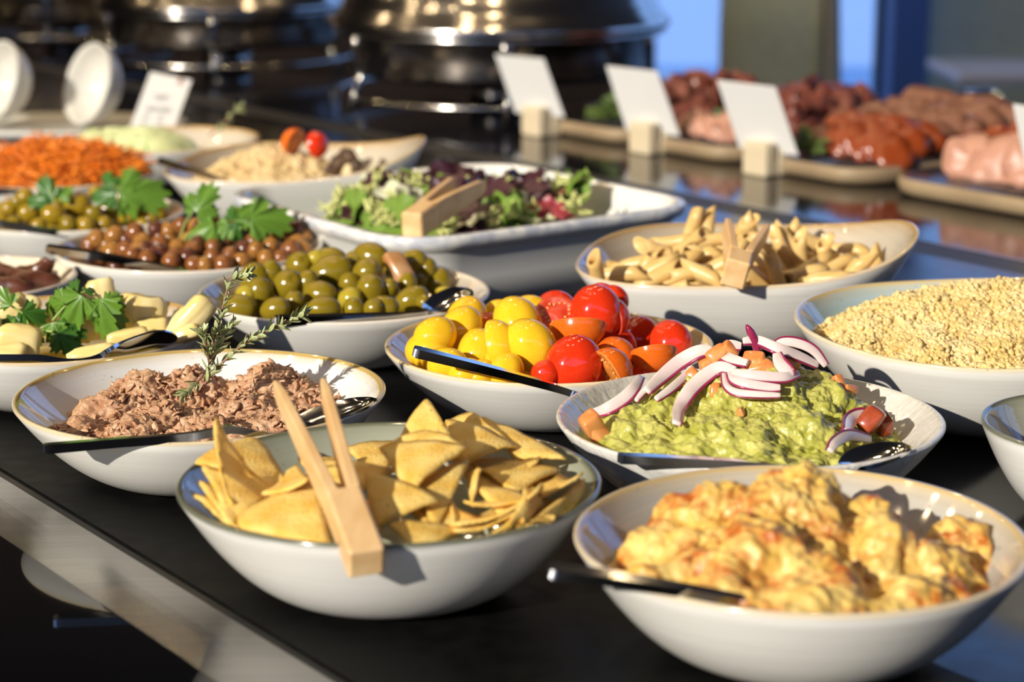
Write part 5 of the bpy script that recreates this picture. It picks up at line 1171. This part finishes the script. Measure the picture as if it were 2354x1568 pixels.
SL = [(120, 350, 'f', .026), (200, 300, 'f', .03), (300, 250, 'f', .03), (380, 190, 'f', .03), (330, 300, 'f', .028), (420, 370, 'f', .026), (250, 380, 'g', .026), (180, 370, 'g', .026), (330, 340, 'd', .024), (240, 330, 'd', .022), (400, 150, 'd', .020), (520, 170, 'd', .02), (480, 230, 'w', .030), (560, 270, 'w', .030), (640, 290, 'w', .026), (600, 210, 'f', .03), (700, 200, 'g', .030), (660, 170, 'g', .026), (760, 190, 'f', .028), (820, 170, 'g', .022), (940, 130, 'd', .030), (1000, 160, 'd', .030), (900, 200, 'd', .028), (940, 250, 'd', .028), (1080, 130, 'g', .022), (1120, 150, 'f', .022), (1250, 250, 'd', .030), (1300, 200, 'd', .026), (1200, 290, 'd', .03), (1330, 270, 'r', .024), (1400, 220, 'd', .026), (1450, 280, 'd', .026), (1560, 190, 'd', .028), (1600, 270, 'w', .034), (1540, 320, 'w', .022), (1700, 180, 'r', .022), (1760, 170, 'f', .022), (1700, 220, 'g', .024), (1850, 220, 'g', .028), (1920, 250, 'g', .030), (1980, 290, 'g', .026), (2060, 330, 'g', .024), (1800, 310, 'f', .026), (1900, 340, 'f', .026), (2000, 350, 'f', .024), (1750, 350, 'r', .020), (1690, 350, 'r', .018), (1560, 380, 'r', .016), (1500, 390, 'f', .024), (1400, 380, 'g', .026), (1300, 380, 'g', .028), (1350, 430, 'g', .024), (1250, 430, 'f', .022), (1170, 400, 'd', .026), (1100, 420, 'w', .018), (1050, 400, 'd', .026), (960, 440, 'f', .024), (860, 480, 'f', .024), (1000, 350, 'd', .026), (1640, 410, 'w', .018), (1450, 350, 'g', .026), (540, 400, 'g', .026), (480, 430, 'f', .022), (560, 330, 'f', .024), (1350, 150, 'f', .018), (2220, 320, 'g', .016), (1820, 180, 'g', .024), (1460, 190, 'd', .022)]
rr = random.Random(44)
for i, (x, y, k, s) in enumerate(SL):
    px, py = zS(x, y); p = hit(px, py, hz_d, 1.8, 2.35) or at_y(px, py, 2.10)
    nm, lb, gp = SN[k]; o = obj(nm, SM[k][i % len(SM[k])], mw=basis(p + Vector((0, .004, 0)), (rr.gauss(0, .45), -.5 + rr.gauss(0, .3), .8), (rr.gauss(0, 1), rr.gauss(0, 1), .2), s*.95)); tag(o, lb, 'salad leaf', gp)
V = []; n = 20
for i in range(n+1):
    for j in range(n+1):
        a, c = -.155 + .31*i/n, -.155 + .31*j/n; P = DC + U*a + N*c; V.append((P.x, P.y, hz_d(P.x, P.y) - .012 + .004*noise.noise(P*60)))
o = obj('salad_bed', mesh('salad_bed', V, [(i*(n+1)+j, (i+1)*(n+1)+j, (i+1)*(n+1)+j+1, i*(n+1)+j+1) for i in range(n) for j in range(n)], M['salad'])); tag(o, 'dense lower layer of mixed salad leaves in the square dish', 'salad', kind='stuff')
tongs('grey weathered wooden tongs on the salad dish rim', (946, 519, 1.832), (1046, 418, 1.965), (1116, 426, 1.950), .0205, .0240, .30)

# ------------------------------------------------------------------ tilted white bowls, tray and text card at the left end
def white_bowl_mesh(r):
    b = MB(); P = []
    for i in range(9): q = i/8; P.append((r*math.sin(q*1.45)/math.sin(1.45), r*.82*(1-math.cos(q*1.45))/(1-math.cos(1.45))))
    I = [(x*.93, y*.93 + r*.05) for x, y in P[::-1]]
    b.lathe(P + [(r*.985, r*.845)] + I, 48); return b.build('tilted_white_bowl', M['cream'])
wb = white_bowl_mesh(.062)
for (px, py, Y, lb) in ((230, 200, 3.05, 'glossy white tilted bowl standing next to the text card'), (22, 195, 3.05, 'glossy white tilted bowl at the far left end of the tray')):
    c = at_y(px, py, Y); dv = Vector((-.72, -.62, .30)).normalized()
    o = obj('tilted_white_bowl', wb, mw=basis(c - dv*.028, dv)); tag(o, lb, 'bowl')
b = MB(); P = [(0, .003), (.9, .003), (1.0, .012), (1.0, .016), (.9, .009), (0, .009)]
b.lathe([(r_, z) for r_, z in P], 48); b.v = [Vector((v.x*.20, v.y*.115, v.z)) for v in b.v]
for v in b.v: v.z += .012
mb = MB(); mb.v, mb.f, mb.mi = b.v, b.f, b.mi; mb.lathe([(.0, 0), (.10, 0), (.10, .016), (0, .016)], 32, sx=1.3, sy=.8)
pt = at_z(120, 292, .02); o = obj('white_tray', mb.build('white_tray', M['white']), loc=(pt.x, pt.y, 0), rot=(0, 0, .1)); tag(o, 'white oval tray under the tilted bowls', 'tray')
stand = MB()
def card(name, label, bl, br, tr_, tl_, thick=.0012, lines=None, group=None):
    Q = [at_y(*q) for q in (bl, br, tr_, tl_)]; c = (Q[0]+Q[1])/2; nv = (Q[1]-Q[0]).cross(Q[3]-Q[0]).normalized()
    V = [q - c for q in Q] + [q - c + nv*(-thick) for q in Q]
    t = thing(name, label, 'card', c, group=group)
    obj('card_sheet', mesh('card_sheet', V, [(0, 1, 2, 3), (7, 6, 5, 4), (0, 4, 5, 1), (1, 5, 6, 2), (2, 6, 7, 3), (3, 7, 4, 0)], M['paper'] if lines else M['card'], False), t)
    if lines:
        X = Q[1]-Q[0]; Yv = Q[3]-Q[0]; mb = MB(); mr_ = MB()
        for (u0, u1, v, h, red) in lines:
            P = [Q[0]-c + X*u + Yv*vv + nv*.0006 for (u, vv) in ((u0, v), (u1, v), (u1, v+h), (u0, v+h))]; (mr_ if red else mb).add(P, [(0, 1, 2, 3)])
        obj('printed_lines', mb.build('printed_lines', M['ink'], False), t); obj('printed_logo', mr_.build('printed_logo', M['inkred'], False), t)
    return t
LN = [(.30, .42, .60, .022, 0), (.44, .62, .60, .022, 0), (.32, .58, .55, .018, 0), (.22, .44, .40, .018, 0), (.47, .78, .40, .018, 0), (.22, .52, .35, .018, 0), (.55, .8, .35, .018, 0), (.22, .33, .27, .018, 0), (.55, .66, .27, .018, 0), (.22, .36, .20, .018, 0), (.55, .70, .20, .018, 0), (.22, .31, .13, .018, 0), (.55, .64, .13, .018, 0), (.70, .80, .84, .05, 1), (.72, .78, .90, .03, 1)]
card('text_card', 'white printed card leaning behind the cucumber bowl', (296, 300, 2.90), (395, 309, 2.87), (441, 184, 2.93), (346, 165, 2.96), lines=LN)
stand.rbox((0, 0, .012), .045, .03, .024, .002)
ps = at_z(352, 318, 0); o = obj('card_holder', stand.build('card_holder', M['white'], False), loc=ps, rot=(0, 0, -.2)); tag(o, 'small white block holding the printed card', 'card holder')
# dark food at the left edge
B = make_bowl('dates', 'bowl of dark sliced mushrooms at the end of the row behind the carrot', -.668, 2.52, .090, .052, G_cream)
rr = random.Random(2)
for i in range(16):
    a = 2.4*i; q = .062*math.sqrt((i+.5)/16); chunk('mushroom_slice', 'dark brown mushroom slice in the bowl behind the carrot', Vector((B.c[0]+q*math.cos(a), B.c[1]+q*math.sin(a), .040 + .012*(1-q/.075))), (.014, .010, .005), M['mush'], 'mushroom', 'dark mushroom slices', 400+i)

# ------------------------------------------------------------------ card holders on the rear glass
for i, (px, py, corners, lb) in enumerate((
    (1246, 317, ((1185, 259), (1298, 270), (1250, 136), (1138, 126)), 'blank white card in the wooden holder closest to the large chafing dish'),
    (1498, 358, ((1440, 299), (1563, 313), (1511, 165), (1393, 152)), 'blank white card standing between two other card holders'),
    (1766, 409, ((1700, 341), (1835, 358), (1783, 201), (1648, 185)), 'blank white card in front of the salami slab'),
    (2440, 545, ((2372, 452), (2540, 475), (2480, 262), (2328, 240)), 'blank white card beside the pink ham'))):
    p = at_z(px, py, 0); s_ = (.046, .046, .046, .046)[i]; c0 = p + Vector((0, s_*.62, 0))
    b = MB(); b.rbox((0, -s_*.275, s_/2), s_, s_*.45, s_, .003); b.rbox((0, s_*.275, s_/2), s_, s_*.45, s_, .003); b.rbox((0, 0, s_*.2), s_*.96, s_*.3, s_*.4, .002)
    o = obj('card_holder', b.build('card_holder', M['woodblock'], False), loc=c0, rot=(0, 0, -CT)); tag(o, ('pale wooden cube card holder closest to the large chafing dish', 'pale wooden cube card holder between two others', 'pale wooden cube card holder in front of the salami slab', 'pale wooden cube card holder beside the pink ham')[i], 'card holder')
    Y = c0.y
    card('blank_card', lb, (*corners[0], Y+.020), (*corners[1], Y-.025), (*corners[2], Y-.065), (*corners[3], Y-.020))

# ------------------------------------------------------------------ slate slabs with cold cuts
def slab(u, n, wu, wn, label):
    P = []
    for (x, y) in sdist(1.0, .22, 8): P.append((x*wu, y*wn))
    rings = [(.93, 0), (.985, .006), (1.0, .014), (.995, .021), (.975, .0235)]
    V = []; k = len(P)
    for (s, z) in rings:
        for (x, y) in P: V.append((x*s, y*s, z))
    F = [(i*k+j, i*k+(j+1) % k, (i+1)*k+(j+1) % k, (i+1)*k+j) for i in range(len(rings)-1) for j in range(k)] + [tuple(range(k-1, -1, -1)), tuple((len(rings)-1)*k+j for j in range(k))]
    mi = [0]*((len(rings)-1)*k) + [0, 1]
    o = obj('serving_slab', mesh('serving_slab', V, F, [M['slabedge'], M['slabtop']], True, mi), loc=UN(u, n), rot=(0, 0, -CT)); tag(o, label, 'serving board')
slab(-2.415, 2.07, .215, .38, 'dark serving slab with brown rim under the red ham nearest the chafing dish')
slab(-2.185, 2.07, .215, .38, 'dark serving slab with brown rim between the two ham piles')
slab(-1.945, 2.07, .225, .38, 'dark serving slab with brown rim under the salami and chorizo')
slab(-1.655, 2.07, .31, .38, 'wide dark serving slab with brown rim under the pink ham')
def slice_mesh(m, seed, wave=.25, name='slice', th=.05):
    n = 22; V = []
    for z in (0, -th):
        for rf in (0.02, .5, 1.0):
            for k in range(n):
                a = 2*math.pi*k/n; r_ = rf*(1 + .10*noise.noise(Vector((math.cos(a), math.sin(a), seed)))*(rf))
                V.append((r_*math.cos(a), r_*math.sin(a), z + wave*rf*noise.noise(Vector((1.4*math.cos(a)*rf, 1.4*math.sin(a)*rf, seed*2.0)))))
    F = []
    for s_ in (0, 3):
        for i in (s_, s_+1):
            for k in range(n):
                q = (i*n+k, (i+1)*n+k, (i+1)*n+(k+1) % n, i*n+(k+1) % n); F.append(q if s_ == 0 else q[::-1])
    F += [(2*n+k, 5*n+k, 5*n+(k+1) % n, 2*n+(k+1) % n) for k in range(n)] + [tuple(range(n)), tuple(3*n+k for k in range(n))]
    return mesh(name, V, F, m)
SLI = {k: [slice_mesh(M[k], i+j*5, wv) for i in range(3)] for j, (k, wv) in enumerate((('ham', .9), ('salami', .35), ('chorizo', .4), ('turkey', .8)))}
def slices(kind, rows, r_, nm, label, cat, group, seed, tilt=.6, h=.034):
    rr_ = random.Random(seed)
    for (u0, u1, n0, n1, cnt, z) in rows:
        for i in range(cnt):
            f_ = (i+.5)/cnt; u = u0 + (u1-u0)*f_ + rr_.gauss(0, .004); n_ = n0 + (n1-n0)*f_ + rr_.gauss(0, .004)
            p = UN(u, n_, z + rr_.uniform(.006, .012)); d = (U*rr_.gauss(.5, .25) - N*tilt + Vector((0, 0, .75)))
            o = obj(nm, SLI[kind][i % 3], mw=basis(p, d, (rr_.gauss(0, 1), rr_.gauss(0, 1), 0), r_*rr_.uniform(.85, 1.1))); tag(o, label, cat, group)
def pile(kind, u, n, cnt, ru, rn, z0, z1, r_, nm, label, cat, group, seed):
    rr_ = random.Random(seed)
    for i in range(cnt):
        a = 2.4*i; q = math.sqrt((i+.5)/cnt); p = UN(u + ru*q*math.cos(a), n + rn*q*math.sin(a), z0 + .012 + (z1-z0)*(1-q*q))
        d = Vector((rr_.gauss(0, .8), -.5 + rr_.gauss(0, .5), .6)); o = obj(nm, SLI[kind][i % 3], mw=basis(p, d, (rr_.gauss(0, 1), rr_.gauss(0, 1), 0), r_*rr_.uniform(.8, 1.15))); tag(o, label, cat, group)
pile('ham', -2.42, 2.12, 30, .075, .12, .030, .050, .030, 'ham_slice', 'folded dark red cured ham slice on the slab nearest the chafing dish', 'ham', 'cured ham by the chafing dish', 1)
pile('ham', -2.19, 2.13, 34, .08, .12, .030, .056, .030, 'ham_slice', 'folded red cured ham slice on the slab between two card holders', 'ham', 'cured ham between the cards', 2)
slices('turkey', [(-2.24, -2.13, 1.93, 1.94, 5, .032)], .022, 'ham_slice', 'small pinkish ham slice at the front of the cured ham slab', 'ham', 'pink slices before the cured ham', 3)
slices('salami', [(-2.05, -1.87, 2.06+.05*j, 2.06+.05*j, 11, .040+.006*j) for j in range(4)], .028, 'salami_slice', 'overlapping brown pink salami slice on the slab behind the card', 'salami', 'shingled salami slices', 4)
slices('chorizo', [(-2.00, -1.84, 1.96+.035*j, 1.96+.035*j, 10, .034+.005*j) for j in range(3)], .025, 'chorizo_slice', 'shiny orange red chorizo slice behind the wooden card holder', 'chorizo', 'chorizo slices by the card holder', 5)
slices('chorizo', [(-1.80, -1.53, 2.05+.04*j, 2.05+.04*j, 15, .038+.005*j) for j in range(4)], .026, 'chorizo_slice', 'shiny orange red chorizo slice behind the pink ham', 'chorizo', 'chorizo slices behind the pink ham', 6)
slices('turkey', [(-1.74, -1.53, 1.955, 1.965, 5, .040), (-1.70, -1.53, 1.99, 1.99, 4, .044)], .036, 'ham_slice', 'thick folded pink cooked ham slice on the wide slab', 'ham', 'pink cooked ham slices', 7, 1.2)
def herbs(u, n, z, label, seed, r_=.035):
    rr_ = random.Random(seed); t = thing('herb_garnish', label, 'herb', UN(u, n, z))
    for i in range(26):
        d = Vector((rr_.gauss(0, 1), rr_.gauss(0, 1), abs(rr_.gauss(0, .6)))).normalized()
        obj('leaf', HL, t, mw=leafm(d*rr_.uniform(0, r_*.6), d, Vector((rr_.gauss(0, .5), -.6, 1)), r_*rr_.uniform(.35, .6)))
HL = lobed(M['herb'], seed=3)
herbs(-2.44, 1.955, .030, 'dark green herb garnish before the cured ham nearest the chafing dish', 1, .04)
herbs(-2.20, 1.97, .034, 'dark green herb garnish on the cured ham between two card holders', 2, .036)
herbs(-1.975, 1.925, .032, 'yellow green herb garnish beside the chorizo slices', 3, .036)

# glass and steel things behind the cold cuts
def cup(u, n, label, r_=.034, h=.06):
    b = MB(); b.lathe([(0, .003), (r_*.7, .0), (r_*.8, .004), (r_, h), (r_*1.02, h+.001), (r_*.95, h), (r_*.74, .008), (0, .008)], 28)
    o = obj('glass_cup', b.build('glass_cup', M['glass']), loc=UN(u, n)); tag(o, label, 'glass')
cup(-1.86, 2.36, 'small clear glass cup behind the chorizo'); cup(-2.05, 2.40, 'low clear glass cup behind the salami', .04, .045)
def steel_tongs(label, a, c, r_=.0035):
    t = thing('steel_tongs', label, 'tongs', a)
    for sg in (-1, 1):
        sd = (c-a).cross(Vector((0, 0, 1))).normalized()*sg
        mb = MB(); mb.tube([Vector((0, 0, 0)) + sd*.004, (c-a)*.5 + sd*.022 + Vector((0, 0, .012)), (c-a) + sd*.012], [.004, .0045, .006], 8); obj('arm', mb.build('arm', M['steel']), t)
steel_tongs('polished steel tongs lying over the chorizo on the wide slab', UN(-1.80, 2.30, .075), UN(-1.60, 2.20, .062))
steel_tongs('polished steel tongs lying behind the salami', UN(-2.08, 2.33, .07), UN(-1.95, 2.28, .066))
for (u, n, lb) in ((-1.93, 2.40, 'round dark lid behind the salami'),):
    b = MB(); b.lathe([(0, .012), (.045, .012), (.055, .004), (.055, 0), (0, 0)], 28); o = obj('round_lid', b.build('round_lid', M['slabedge']), loc=UN(u, n, .0)); tag(o, lb, 'lid')

# ------------------------------------------------------------------ chafing dishes
def chafing(loc, label, s=1.0, rotz=0.3, group=None):
    t = thing('chafing_dish', label, 'chafing dish', loc, (0, 0, rotz), group)
    def part(nm, mb, m, sm=True): return obj(nm, mb.build(nm, m, sm), t)
    b = MB(); b.lathe([(0, .045), (.17, .045), (.222, .05), (.236, .062), (.233, .112), (.262, .116), (.265, .121), (.258, .124), (.20, .124)], 72); part('water_pan', b, M['chrome'])
    b = MB(); P = [(.266, .125), (.270, .130), (.268, .137), (.255, .150)]
    for i in range(1, 12): a = i/11*math.pi/2; P.append((.250*math.cos(a), .150 + .115*math.sin(a)))
    b.lathe(P, 72); lid = part('lid', b, M['chrome'])
    b = MB(); b.tube([(-.05, 0, .262), (-.045, 0, .285), (0, 0, .292), (.045, 0, .285), (.05, 0, .262)], .006, 8); obj('lid_handle', b.build('lid_handle', M['chrome']), lid)
    for k in range(6):
        a = math.radians(60*k + 15); c_, s_ = math.cos(a), math.sin(a)
        b = MB(); b.tube([(.272*c_, .272*s_, 0), (.255*c_, .255*s_, .05), (.258*c_, .258*s_, .105)], .0055, 8); b.ellip((.258*c_, .258*s_, .11), .010, .010, .010, 8, 6); part('leg', b, M['chrome'])
    b = MB(); b.tube([(.262*math.cos(2*math.pi*i/60), .262*math.sin(2*math.pi*i/60), .022) for i in range(61)], .004, 6); part('foot_ring', b, M['chrome'])
    b = MB(); b.lathe([(0, 0), (.05, 0), (.052, .03), (.03, .036), (0, .036)], 24); part('burner_cup', b, M['chrome'])
    t.scale = (s, s, s); return t
cp = at_z(1175, 222, 0)
chafing((-.02, 3.47, .006), 'large round chrome chafing dish beside the blank card holders', 1.06)
chafing((-.57, 4.10, .006), 'chrome chafing dish behind the couscous next to the largest one', .95)
chafing((-1.02, 4.72, .006), 'chrome chafing dish behind the tilted white bowls', .95)
chafing((-1.50, 5.36, .006), 'chrome chafing dish furthest along the counter', .95)

# ------------------------------------------------------------------ dining chairs and table by the window
def chair(loc, rz, label, s=1.0):
    t = thing('upholstered_chair', label, 'chair', loc, (0, 0, rz))
    b = MB(); b.rbox((0, 0, .45), .50, .50, .10, .03); obj('seat', b.build('seat', M['chairgreen']), t)
    V = []; n = 12
    for (z, tk) in ((.42, .05), (.65, .06), (.90, .055), (1.10, .045), (1.12, .02)):
        for sd in (0, 1):
            for k in range(n+1):
                x = -.25 + .5*k/n; y = .22 + .04*(z-.4) + .06*(1-(x/.25)**2) + sd*tk; V.append((x*(1-.10*(z-.4)), y, z))
    w_ = n+1; F = []
    for i in range(4):
        for k in range(n):
            a = (2*i)*w_+k; F.append((a, a+1, a+2*w_+1, a+2*w_)); c = (2*i+1)*w_+k; F.append((c+1, c, c+2*w_, c+2*w_+1))
        for k in (0, n):
            F.append(((2*i)*w_+k, (2*i+1)*w_+k, (2*i+3)*w_+k, (2*i+2)*w_+k))
    for k in range(n): F.append((8*w_+k, 8*w_+k+1, 9*w_+k+1, 9*w_+k))
    bk = obj('backrest', mesh('backrest', V, F, M['chairgreen']), t)
    for k in (0, n):
        mb = MB(); mb.tube([Vector(V[(2*i)*w_+k]) + Vector((0, .03, 0)) for i in range(5)], .014, 8); obj('piping', mb.build('piping', M['chairtrim']), bk)
    for (x, y) in ((-.21, -.21), (.21, -.21), (-.21, .21), (.21, .21)):
        mb = MB(); mb.tube([(x, y, .41), (x*1.1, y*1.1, 0)], [.018, .012], 8); obj('leg', mb.build('leg', M['darkleg']), t)
    return t
chair((.90, 5.20, GZ), 2.0, 'grey green upholstered chair with beige piping standing alone before the window')
chair((1.50, 6.10, GZ), 0.0, 'grey green upholstered chair between the white table and the window')
t = thing('dining_table', 'white topped dining table by the window', 'table', (1.58, 5.62, GZ))
b = MB(); b.rbox((0, 0, .755), .80, .44, .03, .006); obj('table_top', b.build('table_top', M['tabletop'], False), t)
b = MB(); b.lathe([(0, 0), (.20, 0), (.20, .012), (.04, .03), (.035, .74), (0, .74)], 24); obj('pedestal', b.build('pedestal', M['darkleg']), t)
